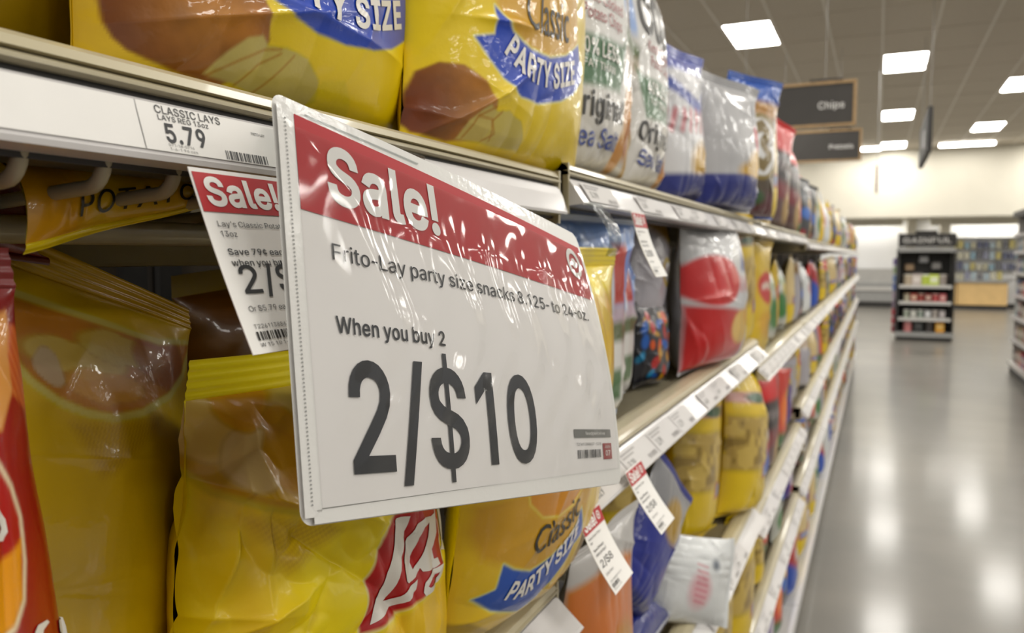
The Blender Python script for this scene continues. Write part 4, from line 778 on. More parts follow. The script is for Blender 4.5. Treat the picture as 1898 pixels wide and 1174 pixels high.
class Bag:
    def __init__(s, W, H, T, loc, yaw=0.0, roll=0.0, lean=0.0, nar=0.10, belly=0.8, creases=40, camp=0.0022, seed=1, path=None, skew=0.0, seal=0.014, topbend=0.0, pleat=0.004, man=(), taper=0.0, crumple=0.0):
        s.W, s.H, s.T, s.loc, s.yaw, s.roll, s.lean = W, H, T, loc, yaw, roll, lean
        s.nar, s.belly, s.path, s.skew, s.seal, s.topbend, s.pleat, s.seed = nar, belly, path, skew, seal, topbend, pleat, seed
        r = random.Random(seed); s.cr = list(man)
        for i in range(creases):
            u = r.uniform(-0.5, 0.5)*W; z = r.uniform(0.0, 1.0)*H
            edge = abs(u)/(W/2)
            if r.random() < 0.45: a = r.uniform(-0.5, 0.5)+(math.pi/2 if r.random() < 0.35 else 0)
            else: a = r.uniform(0, math.pi)
            s.cr.append((u, z, a, r.uniform(0.012, 0.05)*W/0.27, r.uniform(0.003, 0.009), r.choice([1, 1, -1])*r.uniform(0.3, 1)*camp*(0.5+edge)))
        s.taper = taper; s.crumple = crumple
        s.R = Matrix.Rotation(math.pi/2+yaw, 3, 'Z') @ Matrix.Rotation(lean, 3, 'X') @ Matrix.Rotation(-roll, 3, 'Y')
        s.Rn = np.array(s.R)
    def centre(s, v):
        if s.path is None:
            z = v*s.H; y = s.topbend*np.clip(v-0.55, 0, 2)**2*s.H*3
            return y, z, np.ones_like(v)*-1.0, np.zeros_like(v)
        P = np.array(s.path, float); d = np.r_[0, np.cumsum(np.linalg.norm(np.diff(P, axis=0), axis=1))]; d /= d[-1]
        tt = np.linspace(-0.1, 1.1, 121)
        y = np.interp(np.clip(tt, 0, 1), d, P[:, 0]); z = np.interp(np.clip(tt, 0, 1), d, P[:, 1])
        for arr, k in ((y, 0), (z, 1)):
            arr[tt < 0] = P[0, k]+(P[1, k]-P[0, k])/(d[1]-d[0])*tt[tt < 0]; arr[tt > 1] = P[-1, k]+(P[-1, k]-P[-2, k])/(d[-1]-d[-2])*(tt[tt > 1]-1)
        k = np.ones(9)/9
        y = np.convolve(np.pad(y, 4, mode='reflect', reflect_type='odd'), k, 'valid'); z = np.convolve(np.pad(z, 4, mode='reflect', reflect_type='odd'), k, 'valid')
        dy = np.gradient(y); dz = np.gradient(z); n = np.hypot(dy, dz)
        yy = np.interp(v, tt, y); zz = np.interp(v, tt, z); ny = np.interp(v, tt, -dz/n); nz = np.interp(v, tt, dy/n)
        return yy, zz, ny, nz
    def pos(s, u, v, side=1, rough=True):
        u = np.asarray(u, float); v = np.asarray(v, float)
        vc = np.clip(v, 0, 1); uu = np.clip(2*u-1, -1, 1)
        eu = (1-np.abs(uu)**2.3)**0.72
        vw = vc**s.belly; ev = np.clip(1-np.abs(2*vw-1)**2.6, 0, 1)**0.62
        b = s.T/2*eu*ev
        x = (u-0.5)*s.W*(1-s.nar*ev**0.8)*(1-s.taper*np.clip(v, 0, 1.1))
        if rough:
            zz = v*s.H; xx = (u-0.5)*s.W
            for (cx, cz, a, L, w, amp) in s.cr:
                if side < 0: cx = -cx
                dx = xx-cx; dz = zz-cz; c, k = math.cos(a), math.sin(a)
                p = dx*c+dz*k; q = -dx*k+dz*c
                m = (np.abs(q) < w*6) & (np.abs(p) < L*3)
                if m.any(): b[m] += amp*np.exp(-np.abs(q[m])/w)*np.exp(-(p[m]/L)**2)*np.minimum(1, ev[m]*3)
            # pleats fanning out from the seals
            for v0, vs in ((1.0, 1), (0.0, 2)):
                d = np.abs(vc-v0)*s.H
                b = b+s.pleat*np.exp(-d/0.035)*(np.abs(np.sin((u*(1-0.5*d)*17+s.seed*1.7+2.0*np.sin(u*9+s.seed))))-0.5)*(d > 0)*np.minimum(1, d/0.012)*eu
            if s.crumple > 0:
                X1 = (u-0.5)*s.W; Z1 = v*s.H
                wx = X1+0.012*vnoise(X1*30, Z1*30, 3); wz = Z1+0.012*vnoise(X1*30, Z1*30, 7)
                for sc_, am in ((26, 1.0), (55, 0.45)): b = b+s.crumple*am*(np.abs(vnoise(wx*sc_+wz*sc_*0.6, wz*sc_-wx*sc_*0.5, s.seed)-0.5)*2-0.5)*np.minimum(1, ev*2.5)*np.clip((0.045-X1)/0.04, 0.12, 1)
            b = b+0.0016*(vnoise(u*7+s.seed*3, v*9)-0.5)*np.minimum(1, ev*2)
        out = (v < 0) | (v > 1)
        cy, cz, ny, nz = s.centre(v)
        if rough:
            d = np.where(v > 1, v-1, np.where(v < 0, -v, 0))*s.H
            b = np.where(out, 0.0003+0.0004*np.sin(d/0.0022*math.pi), b)
            wv = 0.0035*np.sin(u*8+s.seed)*np.exp(-np.abs(np.where(v > 0.5, v-1, v))*s.H/0.03)
            cy = cy+wv
        y = cy+ny*b*side; z = cz+nz*b*side+s.skew*(u-0.5)*np.clip(v, -0.1, 1.1)**2
        L = np.stack([x, y, z], -1)
        return L@s.Rn.T+np.array(s.loc)
    def local(s, P): return (P-np.array(s.loc))@s.Rn
    def inv(s, px, py):
        u, v = 0.5, 0.5
        for _ in range(25):
            p = proj(s.pos(np.array([u]), np.array([v]), 1, False)[0]); e = 2e-3
            a = proj(s.pos(np.array([u+e]), np.array([v]), 1, False)[0]); b = proj(s.pos(np.array([u]), np.array([v+e]), 1, False)[0])
            J = np.array([[(a[0]-p[0])/e, (b[0]-p[0])/e], [(a[1]-p[1])/e, (b[1]-p[1])/e]])
            try: d = np.linalg.solve(J, [px-p[0], py-p[1]])
            except Exception: break
            u += float(np.clip(d[0], -0.1, 0.1)); v += float(np.clip(d[1], -0.15, 0.15)); u = min(max(u, -0.05), 1.05); v = min(max(v, -0.4), 1.4)
        return ((u-0.5)*s.W, v*s.H)
    def P(s, pts): return [s.inv(*p) for p in pts]
    def ts(s):        # printed-surface map for lettering: metric (x, z) of the flat front -> space
        return lambda a, b: s.pos(np.asarray(a)/s.W+0.5, np.asarray(b)/s.H)
def colour(me, Cc):
    g_ = Cc@np.array([0.3, 0.6, 0.1]); Cc = np.clip(g_[:, None]+(Cc-g_[:, None])*1.32, 0, 0.95)
    at = me.color_attributes.new('art', 'FLOAT_COLOR', 'POINT')
    A4 = np.ones((len(Cc), 4), np.float32); A4[:, :3] = Cc; at.data.foreach_set('color', A4.ravel())
def grid_mesh(name, P, nu, nv, Cc, m):
    idx = np.arange(nu*nv).reshape(nv, nu); a = idx[:-1, :-1].ravel(); b = idx[:-1, 1:].ravel(); c = idx[1:, 1:].ravel(); d = idx[1:, :-1].ravel()
    me = bpy.data.meshes.new(name); F4 = np.stack([a, b, c, d], 1)
    me.vertices.add(len(P)); me.vertices.foreach_set('co', P.astype(np.float32).ravel())
    me.loops.add(F4.size); me.loops.foreach_set('vertex_index', F4.ravel().astype(np.int32))
    me.polygons.add(len(F4)); me.polygons.foreach_set('loop_start', (np.arange(len(F4))*4).astype(np.int32)); me.polygons.foreach_set('loop_total', np.full(len(F4), 4, np.int32))
    me.update(calc_edges=True); me.validate()
    me.polygons.foreach_set('use_smooth', [True]*len(me.polygons)); me.materials.append(m)
    colour(me, Cc); return me
def bag_meshes(B, art, sealcol, nu, nv, m, backcol=None, local=True, vlo=0.0):
    """pouch (front and back sheets) and the two crimped seals, in the bag's own frame"""
    out = {}
    tr = (lambda P: B.local(P))
    us = np.linspace(0, 1, nu); us = 0.5-0.5*np.cos(us*math.pi)*0.35/0.35 if nu < 80 else us
    vs = np.linspace(0, 1, nv)
    U, Vv = np.meshgrid(us, vs); u = U.ravel(); v = Vv.ravel()
    Pf = tr(B.pos(u, v, 1)); pt = Paint((u-0.5)*B.W, v*B.H, 'FFFFFF'); art(pt)
    nb = max(16, nu//4), max(20, nv//4)
    ub, vb = np.meshgrid(0.5-0.5*np.cos(np.linspace(0, 1, nb[0])*math.pi), np.linspace(0, 1, nb[1])); ub = ub.ravel(); vb = vb.ravel()
    Pb = tr(B.pos(1-ub, vb, -1))
    fm = grid_mesh('pouch', Pf, nu, nv, pt.C, m)
    bc = np.tile(lin(hexc(backcol or sealcol)), (len(ub), 1)); bm_ = grid_mesh('pouch_back', Pb, nb[0], nb[1], bc, m)
    # one pouch: join front and back sheets
    bmx = bmesh.new(); bmx.from_mesh(fm); bmx.from_mesh(bm_); bmx.to_mesh(fm); bmx.free(); bpy.data.meshes.remove(bm_)
    fm.polygons.foreach_set('use_smooth', [True]*len(fm.polygons)); out['pouch'] = fm
    sv = B.seal/B.H
    for nm, a, b in (('top_seal', 1.0, 1.0+sv), ('bottom_seal', -sv*0.4, 0.0)):
        n2 = 16 if nu > 80 else 5; n1 = min(nu, 60)
        U, Vv = np.meshgrid(np.linspace(0, 1, n1), np.linspace(a, b, n2)); P = tr(B.pos(U.ravel(), Vv.ravel(), 1))
        sc = np.tile(lin(hexc(sealcol)), (len(P), 1)); me = grid_mesh(nm, P, n1, n2, sc, m); out[nm] = me
    return out
def place_bag(name, label, B, meshes, group=None, cat='snack bag'):
    r = bpy.data.objects.new(name, None); r.empty_display_size = 0.05; C.objects.link(r)
    tag(r, label, cat, group); r.location = (B.loc[0], B.loc[1], B.loc[2]+EYE); r.rotation_euler = B.R.to_euler()
    for k, me in meshes.items(): link(bpy.data.objects.new(k, me), r)
    return r
def decal(B, root, name, V, T, m, lift=0.0007, cell=0.0035):
    """V metric (x,z) on the bag front, built as a thin printed layer following the film"""
    if len(V) == 0: return
    W, T = refine(np.asarray(V, float), T, cell); f = B.ts(); e = 5e-4
    P = f(W[:, 0], W[:, 1]); n = np.cross(f(W[:, 0]+e, W[:, 1])-f(W[:, 0]-e, W[:, 1]), f(W[:, 0], W[:, 1]+e)-f(W[:, 0], W[:, 1]-e))
    n /= np.linalg.norm(n, axis=1)[:, None]+1e-12
    out = B.Rn@np.array([0, -1.0, 0])
    n *= np.sign((n@out).mean())
    me = mesh_from(name, B.local(P+n*lift), T, m, True); o = bpy.data.objects.new(name, me); link(o, root); return o
def dpath(B, root, s, path, h, m, bold=14, hum=False, lift=0.0007, cell=0.0035, slant=0.0):
    V, T, L = text2d_hum(s) if hum else text2d(s, bold)
    Pp = np.array(path, float); d = np.r_[0, np.cumsum(np.linalg.norm(np.diff(Pp, axis=0), axis=1))]
    tt = np.linspace(0, d[-1], 50); Q = np.stack([np.interp(tt, d, Pp[:, i]) for i in (0, 1)], 1)
    if len(Pp) > 2:
        k = np.ones(9)/9; Qp = np.pad(Q, ((4, 4), (0, 0)), mode='reflect', reflect_type='odd'); Q = np.stack([np.convolve(Qp[:, i], k, 'valid') for i in (0, 1)], 1)
    D = np.gradient(Q, axis=0); D /= np.linalg.norm(D, axis=1)[:, None]
    x = (V[:, 0])/L*d[-1]; g = lambda a: np.interp(x, tt, a)
    X = g(Q[:, 0])-g(D[:, 1])*V[:, 1]*h+slant*V[:, 1]*h*g(D[:, 0]); Y = g(Q[:, 1])+g(D[:, 0])*V[:, 1]*h+slant*V[:, 1]*h*g(D[:, 1])
    return decal(B, root, 'lettering', np.stack([X, Y], 1), T, m, lift, cell)
def dpoly(B, root, name, pts, m, lift=0.0005, cell=0.004, holes=()):
    V, T = tess([(pts, list(holes))]); return decal(B, root, name, V, T, m, lift, cell)

YEL = 'E2CA0E'; GOLD = 'C9990F'
# ---------------- first big yellow bag (left, top shelf)
B1 = Bag(0.272, 0.36, 0.105, (-0.318, 0.374, 0.073), yaw=0.0, creases=26, camp=0.0018, seed=4, nar=0.06, belly=0.62,
         man=[(-0.055, 0.045, 0.25, 0.05, 0.005, 0.004), (-0.075, 0.075, 1.25, 0.03, 0.004, 0.004), (0.105, 0.05, 1.5, 0.05, 0.005, 0.003), (0.01, 0.05, -0.05, 0.08, 0.004, 0.002)])
def art1(p):
    p.put(np.ones(len(p.X)), YEL)
    c = B1.inv(100, 20); p.ell(c[0], c[1], 0.04, 0.05, 'B8900F', 0.03, a=0.6)
    m = p.poly(B1.P([(205, 70), (186, 40), (180, 0), (200, -90), (330, -180), (450, -110), (490, 10), (500, 75), (480, 120), (400, 160), (330, 140), (270, 110), (230, 92)]), '86502E')
    c = B1.inv(250, 60); d = np.exp(-(((p.X-c[0])/0.05)**2+((p.Z-c[1])/0.03)**2)); p.put(m*d, '4A2010', 0.9)
    c = B1.inv(400, 20); d = np.exp(-(((p.X-c[0])/0.03)**2+((p.Z-c[1])/0.03)**2)); p.put(m*d, 'AC7C4C', 0.9)
    p.grain(0.35, 90, 3, m)
    P = B1.P([(372, 136), (420, 95), (455, 70), (485, 66), (500, 84), (530, 88), (575, 108), (595, 150), (588, 190), (560, 200), (500, 190), (430, 160)])
    m = p.poly(P, 'BDB27C', a=0.93)
    for q in ([(384, 138), (440, 112), (492, 92), (520, 92)], [(430, 158), (480, 120), (520, 100)], [(470, 172), (520, 130), (545, 104)]):
        p.line(B1.P(q), 0.0012, '9A6A30', 0.7)
    P = B1.P([(560, 205), (600, 150), (640, 150), (650, 190), (640, 225), (590, 215)]); p.poly(P, 'C9BC4A', a=0.5)
    P = B1.P([(495, -10), (540, 33), (590, 63), (640, 84), (690, 94), (722, 92), (748, 76), (760, -20), (755, -160), (600, -160), (450, -100)])
    p.poly(P, '1242A6', line='E0D060', lw=0.0014)
    p.grain(0.10, 25, 7)
m1 = bag_meshes(B1, art1, 'CDB010', 280, 360, M['film'])
r1 = place_bag('potato_chip_bag', 'leftmost large glossy yellow chip bag with a whole potato printed low on it', B1, m1)
dpath(B1, r1, 'PARTY SIZE', B1.P([(400, -150), (480, -60), (560, 6), (610, 34), (660, 50), (700, 56), (742, 52)]), 0.0150, M['ink_white'], 26)

# ---------------- second big yellow bag
B2 = Bag(0.275, 0.38, 0.10, (-0.272, 0.578, 0.066), yaw=-0.05, roll=-0.03, creases=30, camp=0.0022, seed=9, nar=0.05, belly=0.62,
         man=[(-0.10, 0.12, 1.1, 0.05, 0.006, 0.005), (-0.05, 0.16, 0.5, 0.05, 0.005, 0.004), (-0.07, 0.09, 0.1, 0.03, 0.004, 0.004), (0.12, 0.16, 1.5, 0.06, 0.005, 0.003), (-0.06, 0.05, 0.6, 0.04, 0.004, 0.003)])
def art2(p):
    p.put(np.ones(len(p.X)), YEL)
    P = B2.P([(917, 10), (925, -60), (1070, -60), (1070, 95), (1050, 104), (1020, 108), (985, 92), (950, 60)]); p.poly(P, 'CBA214', 0.004)
    m = p.poly(B2.P([(741, 225), (745, 175), (768, 132), (812, 115), (858, 120), (897, 150), (915, 198), (905, 230), (880, 262), (820, 262), (760, 245)]), 'A87848')
    c = B2.inv(765, 215); d = sstep(0.016, -(p.X*0.6-p.Z*0.8)+(c[0]*0.6-c[1]*0.8)+0.012); 
    d = np.exp(-(((p.X-c[0])/0.035)**2+((p.Z-c[1])/0.05)**2)**1.2); p.put(m*d, '5E2E18', 0.95)
    p.grain(0.3, 90, 5, m)
    P = B2.P([(838, 258), (860, 225), (885, 205), (900, 194), (916, 206), (940, 205), (962, 225), (963, 268), (960, 282), (900, 274)]); p.poly(P, 'BDB078', a=0.92)
    for q in ([(850, 255), (880, 215), (912, 200)], [(895, 262), (905, 225), (925, 208)], [(880, 215), (905, 222), (905, 250), (880, 262)]): p.line(B2.P(q), 0.0016, '9A6A30', 0.7)
    P = B2.P([(878, 67), (916, 64), (916, 10), (950, 60), (985, 92), (1020, 108), (1050, 104), (1072, 84), (1078, 150), (1062, 175), (1040, 187), (1000, 192), (965, 180), (930, 145), (905, 108)])
    p.poly(P, '1242A6', line='E6E0B0', lw=0.0016)
    p.grain(0.10, 25, 2)
m2 = bag_meshes(B2, art2, 'CDB010', 260, 340, M['film'])
r2 = place_bag('potato_chip_bag', 'large yellow chip bag with blue banner, right of the leftmost large yellow bag', B2, m2)
dpath(B2, r2, 'PARTY SIZE', B2.P([(932, 94), (948, 118), (972, 142), (1000, 158), (1030, 163), (1066, 154)]), 0.0165, M['ink_white'], 26)
dpath(B2, r2, 'Classic', B2.P([(974, 46), (1012, 66), (1053, 80)]), 0.0290, M['ink_black'], hum=True)

# ---------------- crumpled yellow bag under the sign
B3 = Bag(0.250, 0.200, 0.10, (-0.277, 0.357, -0.268), yaw=-0.03, taper=0.30, creases=44, camp=0.0040, crumple=0.0075, seed=21, nar=0.02, belly=0.66, seal=0.018, topbend=0.02, pleat=0.006, skew=-0.004,
         man=[(-0.09, 0.155, -0.35, 0.05, 0.006, 0.006), (-0.05, 0.12, -0.6, 0.05, 0.007, -0.006), (-0.10, 0.10, 0.2, 0.05, 0.006, 0.005), (-0.11, 0.13, 1.3, 0.03, 0.005, 0.006), (0.0, 0.17, -0.5, 0.05, 0.006, 0.005), (-0.07, 0.05, -0.3, 0.05, 0.006, 0.005), (-0.03, 0.07, -0.5, 0.04, 0.008, -0.004)])
LG = [(768, 945), (745, 952), (722, 968), (706, 1000), (697, 1035), (690, 1080), (686, 1130), (684, 1180), (705, 1168), (740, 1145), (770, 1122), (790, 1104), (806, 1080), (818, 1057), (828, 1019), (836, 977), (836, 940), (815, 935)]
def art3(p):
    p.put(np.ones(len(p.X)), 'F0DE0C')
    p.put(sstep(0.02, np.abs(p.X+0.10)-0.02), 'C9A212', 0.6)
    # printed chip picture band across the top with its pale rim
    PW = B3.P([(338, 690), (305, 760), (300, 800), (330, 850), (400, 908), (480, 934), (560, 946), (700, 940), (820, 900), (850, 800), (800, 680), (560, 700), (430, 690)])
    p.put(p.pmask_off(PW, 0.001, 0.0030)*sstep(0.001, p.Z-0.185), 'C6B458'); m = p.pmask(PW); p.put(m, 'C09E4E')
    for q, c in (([(330, 720), (400, 735), (440, 790), (430, 850), (360, 840), (310, 780)], 'DCC68A'), ([(420, 800), (500, 790), (550, 840), (540, 900), (450, 900), (400, 860)], 'D2C098'),
                 ([(380, 690), (470, 700), (520, 760), (480, 790), (420, 770)], 'CC9A26'), ([(520, 700), (640, 720), (640, 800), (560, 830), (520, 780)], 'D6C88A'), ([(480, 760), (540, 790), (600, 860), (560, 920), (500, 860)], 'B88A28'),
                 ([(700, 700), (790, 740), (790, 840), (700, 860), (650, 780)], 'B09A62')):
        P = B3.P(q); cx = sum(a for a, b in P)/len(P); cz = sum(b for a, b in P)/len(P); rx = (max(a for a, b in P)-min(a for a, b in P))/2; rz = (max(b for a, b in P)-min(b for a, b in P))/2
        d = np.hypot((p.X-cx)/rx, (p.Z-cz)/rz)+0.10*np.sin(3*np.arctan2(p.Z-cz, p.X-cx)+cx*90)
        p.put(sstep(0.10, d-1)*m, c, 0.8); p.put(sstep(0.05, np.abs(d-1)-0.02)*m, '7E5E22', 0.25)
    lo = 0.10+p.X*0
    # fine woven print below
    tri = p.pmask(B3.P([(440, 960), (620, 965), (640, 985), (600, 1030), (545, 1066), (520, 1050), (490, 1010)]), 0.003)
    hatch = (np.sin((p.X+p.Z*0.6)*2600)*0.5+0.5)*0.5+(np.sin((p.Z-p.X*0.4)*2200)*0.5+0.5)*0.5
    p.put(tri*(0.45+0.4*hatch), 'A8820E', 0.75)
    P = B3.P(LG); p.put(p.pmask_off(P, 0.001, 0.0018), 'E6DCA8'); p.put(p.pmask(P), 'A81420')
    P = B3.P([(700, 1185), (760, 1135), (800, 1098), (822, 1060), (838, 1000), (850, 960), (840, 1174)]); p.poly(P, 'E0B018', 0.003, 0.6)
    P = B3.P([(262, 1010), (275, 998), (279, 1015)]); p.poly(P, 'B01818'); P = B3.P([(255, 1090), (272, 1050), (282, 1095), (262, 1085)]); p.poly(P, 'B01818')
    p.grain(0.16, 30, 11)
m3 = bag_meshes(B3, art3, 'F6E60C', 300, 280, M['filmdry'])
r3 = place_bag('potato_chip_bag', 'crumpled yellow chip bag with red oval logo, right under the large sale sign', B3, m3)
K = lambda pts: B3.P([(600+x/3.39, 880+y/3.39) for x, y in pts])
dpoly(B3, r3, 'logo_letter', K([(460, 292), (495, 270), (536, 262), (520, 360), (490, 520), (468, 690), (444, 812), (505, 768), (552, 712), (602, 662), (590, 725), (548, 795), (470, 850), (400, 900), (330, 956), (352, 880), (390, 770), (415, 620), (432, 480), (446, 370)]), M['ink_white'])
dpoly(B3, r3, 'logo_letter', K([(668, 262), (625, 268), (575, 320), (540, 400), (515, 500), (510, 600), (522, 672), (550, 690), (590, 650), (618, 590), (632, 612), (668, 606), (700, 588), (722, 560), (712, 520), (695, 530), (680, 470), (700, 360), (728, 232), (690, 236)]), M['ink_white'], holes=[K([(655, 300), (625, 330), (600, 395), (580, 480), (570, 560), (580, 604), (604, 560), (630, 480), (650, 390)])])
dpoly(B3, r3, 'logo_letter', K([(770, 228), (752, 300), (738, 400), (730, 470), (745, 470), (762, 380), (780, 300), (796, 220)]), M['ink_white'])
dpoly(B3, r3, 'logo_letter', K([(758, 480), (735, 555), (690, 600), (645, 680), (628, 745), (640, 764), (680, 735), (715, 670), (740, 590), (770, 500)]), M['ink_white'], holes=[K([(716, 610), (680, 650), (655, 705), (662, 712), (690, 680)])])

# ---------------- yellow bag behind, right, leaning out past the shelf end
B4 = Bag(0.290, 0.255, 0.085, (-0.254, 0.584, -0.262), yaw=0.03, lean=0.13, creases=24, camp=0.0022, seed=33, nar=0.03, belly=0.7, seal=0.016)
def art4(p):
    p.put(np.ones(len(p.X)), 'D2B40E')
    P = B4.P([(985, 905), (1100, 890), (1088, 930), (1070, 985), (1042, 1024), (1000, 1058), (960, 1060), (925, 1048), (890, 1040), (868, 990), (880, 940)]); p.poly(P, 'B98F10', 0.004, 0.8)
    P = B4.P([(982, 905), (984, 935), (1005, 958), (1030, 955), (1060, 935), (1080, 905)]); p.poly(P, 'C08A18', line='D8CE90', lw=0.0012)
    P = B4.P([(876, 1114), (921, 1094), (935, 1047), (954, 1057), (983, 1060), (1013, 1039), (1042, 1010), (1070, 962), (1078, 940), (1076, 985), (1058, 1014), (1028, 1060), (992, 1104), (958, 1133), (912, 1134)])
    p.poly(P, '124A9C', line='D8D8A0', lw=0.0012)
    P = B4.P([(806, 1180), (830, 1158), (870, 1156), (905, 1168), (910, 1190)]); p.poly(P, 'A08848')
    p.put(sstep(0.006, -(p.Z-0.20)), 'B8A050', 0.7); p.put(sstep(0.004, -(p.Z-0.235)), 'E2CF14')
    p.grain(0.10, 30, 4)
m4 = bag_meshes(B4, art4, 'E4D01A', 220, 240, M['film'])
r4 = place_bag('potato_chip_bag', 'yellow chip bag with blue banner behind the lower right of the large sign', B4, m4)
dpath(B4, r4, 'PARTY SIZE', B4.P([(934, 1111), (956, 1110), (975, 1099), (1004, 1070), (1030, 1042), (1055, 1006), (1068, 985)]), 0.0125, M['ink_white'], 26, slant=0.15)
dpath(B4, r4, 'Classic', B4.P([(984, 1034), (1010, 1018), (1040, 992), (1072, 950)]), 0.021, M['ink_black'], hum=True)

# ---------------- folded yellow bag behind the red one
B5 = Bag(0.225, 0.270, 0.085, (-0.325, 0.200, -0.266), yaw=0.02, creases=18, camp=0.0022, seed=41, nar=0.03, belly=0.62, seal=0.016, skew=-0.085, topbend=0.0)
def art5(p):
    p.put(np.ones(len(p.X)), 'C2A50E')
    PW = B5.P([(-60, 560), (60, 700), (110, 738), (160, 758), (210, 768), (262, 758), (308, 730), (332, 690), (345, 640), (290, 640), (150, 590), (0, 540)])
    p.put(p.pmask_off(PW, 0.001, 0.0042)*sstep(0.002, p.Z-0.262), 'C4B878'); m = p.pmask(PW); p.put(m, 'A8741E')
    for q, c in (([(40, 620), (120, 640), (200, 650), (240, 690), (180, 710), (90, 690)], 'C2AE70'), ([(150, 600), (260, 640), (300, 670), (230, 680), (150, 650)], 'B8A466'), ([(110, 690), (200, 715), (260, 700), (240, 745), (150, 745)], 'B88A2C'),
                 ([(250, 640), (335, 640), (330, 700), (270, 720)], '8E5414'), ([(60, 640), (110, 660), (115, 720), (70, 700)], 'B8A68E')):
        P = B5.P(q); cx = sum(a for a, b in P)/len(P); cz = sum(b for a, b in P)/len(P); rx = (max(a for a, b in P)-min(a for a, b in P))/2; rz = (max(b for a, b in P)-min(b for a, b in P))/2
        d = np.hypot((p.X-cx)/rx, (p.Z-cz)/rz)+0.10*np.sin(3*np.arctan2(p.Z-cz, p.X-cx)+cx*90)
        p.put(sstep(0.10, d-1)*m, c, 0.85); p.put(sstep(0.05, np.abs(d-1)-0.02)*m, '6E4A14', 0.3)
    lo = 0.18+p.X*0
    tri = p.pmask(B5.P([(130, 785), (300, 775), (290, 800), (210, 880), (190, 885)]), 0.003); hatch = np.sin((p.X+p.Z*0.6)*2600)*0.5+0.5
    p.put(tri*(0.4+0.5*hatch), '8E6E12', 0.7); p.grain(0.12, 30, 9)
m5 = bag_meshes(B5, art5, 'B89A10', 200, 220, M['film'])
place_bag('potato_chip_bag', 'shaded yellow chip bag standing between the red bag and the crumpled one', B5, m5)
# a dim one further back
B5b = Bag(0.26, 0.25, 0.08, (-0.42, 0.52, -0.268), creases=12, seed=44, seal=0.016, skew=0.02)
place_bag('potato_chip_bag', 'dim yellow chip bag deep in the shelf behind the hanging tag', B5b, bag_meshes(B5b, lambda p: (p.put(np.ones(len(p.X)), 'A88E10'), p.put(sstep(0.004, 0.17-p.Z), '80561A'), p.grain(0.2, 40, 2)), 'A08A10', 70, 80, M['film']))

# ---------------- red bag at the left edge
B6 = Bag(0.25, 0.262, 0.10, (-0.258, 0.085, -0.268), yaw=0.03, taper=0.27, creases=14, camp=0.0015, seed=52, nar=0.06, belly=0.66, skew=-0.01)
def art6(p):
    p.put(np.ones(len(p.X)), '8E0C1A')
    u = p.X/0.25+0.5
    p.put(sstep(0.02, 0.235-p.Z), '6A0C14', 0.9)
    P = B6.P([(-40, 600), (8, 575), (18, 640), (20, 720), (8, 800), (-40, 820)]); p.poly(P, 'D09A68')
    P = B6.P([(14, 600), (40, 612), (70, 650), (90, 720), (104, 812), (85, 810), (50, 780), (20, 730), (12, 660)]); m = p.poly(P, 'C87A58')
    p.put(m*(0.5+0.5*np.sin((p.X*1.0+p.Z*0.35)*1500)), 'A8452E', 0.6)
    P = B6.P([(-60, 860), (0, 862), (22, 905), (38, 960), (46, 1040), (44, 1110), (28, 1160), (0, 1190), (-60, 1190)])
    p.put(p.pmask_off(P, 0.001, 0.0022), 'E8DCC0'); p.put(p.pmask(P), 'A01018')
    P = B6.P([(-60, 1060), (0, 1050), (30, 1020), (42, 1000), (44, 1110), (28, 1160), (0, 1188), (-60, 1190)]); p.poly(P, 'E0A018')
    p.grain(0.10, 30, 6)
m6 = bag_meshes(B6, art6, '6A0C14', 240, 240, M['film'])
r6 = place_bag('potato_chip_bag', 'red chip bag at the left edge with ridged chips and an oval logo', B6, m6)
dpoly(B6, r6, 'logo_letter', B6.P([(-20, 935), (0, 945), (14, 965), (18, 988), (10, 1006), (-5, 1006), (-20, 995)]), M['ink_white'], holes=[B6.P([(-12, 962), (0, 968), (6, 982), (2, 992), (-10, 986)])])
dpoly(B6, r6, 'lettering', B6.P([(62, 1174), (68, 1160), (84, 1150), (88, 1154), (78, 1168), (74, 1190), (64, 1190)]), M['ink_white'])
dpoly(B6, r6, 'lettering', B6.P([(106, 1150), (114, 1144), (120, 1160), (126, 1190), (116, 1190), (108, 1170)]), M['ink_white'])

# ---------------- yellow bag end drooping under the top shelf, resting on the wire rack
B7 = Bag(0.088, 0.33, 0.012, (-0.268, 0.232, 0.014), creases=10, camp=0.0015, seed=61, nar=0.02, seal=0.008, pleat=0.001,
         path=[(0.006, 0.0), (0.001, 0.012), (0.004, 0.018), (0.03, 0.021), (0.12, 0.021), (0.30, 0.021)], skew=0.0)
def skew7(u, v): return u
class Bag7(Bag):
    def pos(s, u, v, side=1, rough=True):
        P = super().pos(u, v, side, rough); u = np.asarray(u, float); v = np.asarray(v, float)
        P[..., 2] += (u-0.5)*0.020*np.clip(1-np.asarray(v)*10, 0, 1.3); return P
B7.__class__ = Bag7
def art7(p):
    p.put(np.ones(len(p.X)), 'C8A810'); p.put(sstep(0.006, np.abs(p.X+0.035)-0.016), 'C08A10', 0.7); p.put(sstep(0.002, np.abs(p.X+0.053)-0.0006), '8A6A10')
    p.grain(0.15, 40, 3)
m7 = bag_meshes(B7, art7, 'DCC81A', 120, 200, M['film'])
r7 = place_bag('potato_chip_bag', 'yellow bag end lettered POTATO drooping over the wire rack under the top shelf', B7, m7)
dpath(B7, r7, 'POTATO', [(-0.024, 0.006), (0.032, 0.006)], 0.0085, M['ink_black'], bold=4)
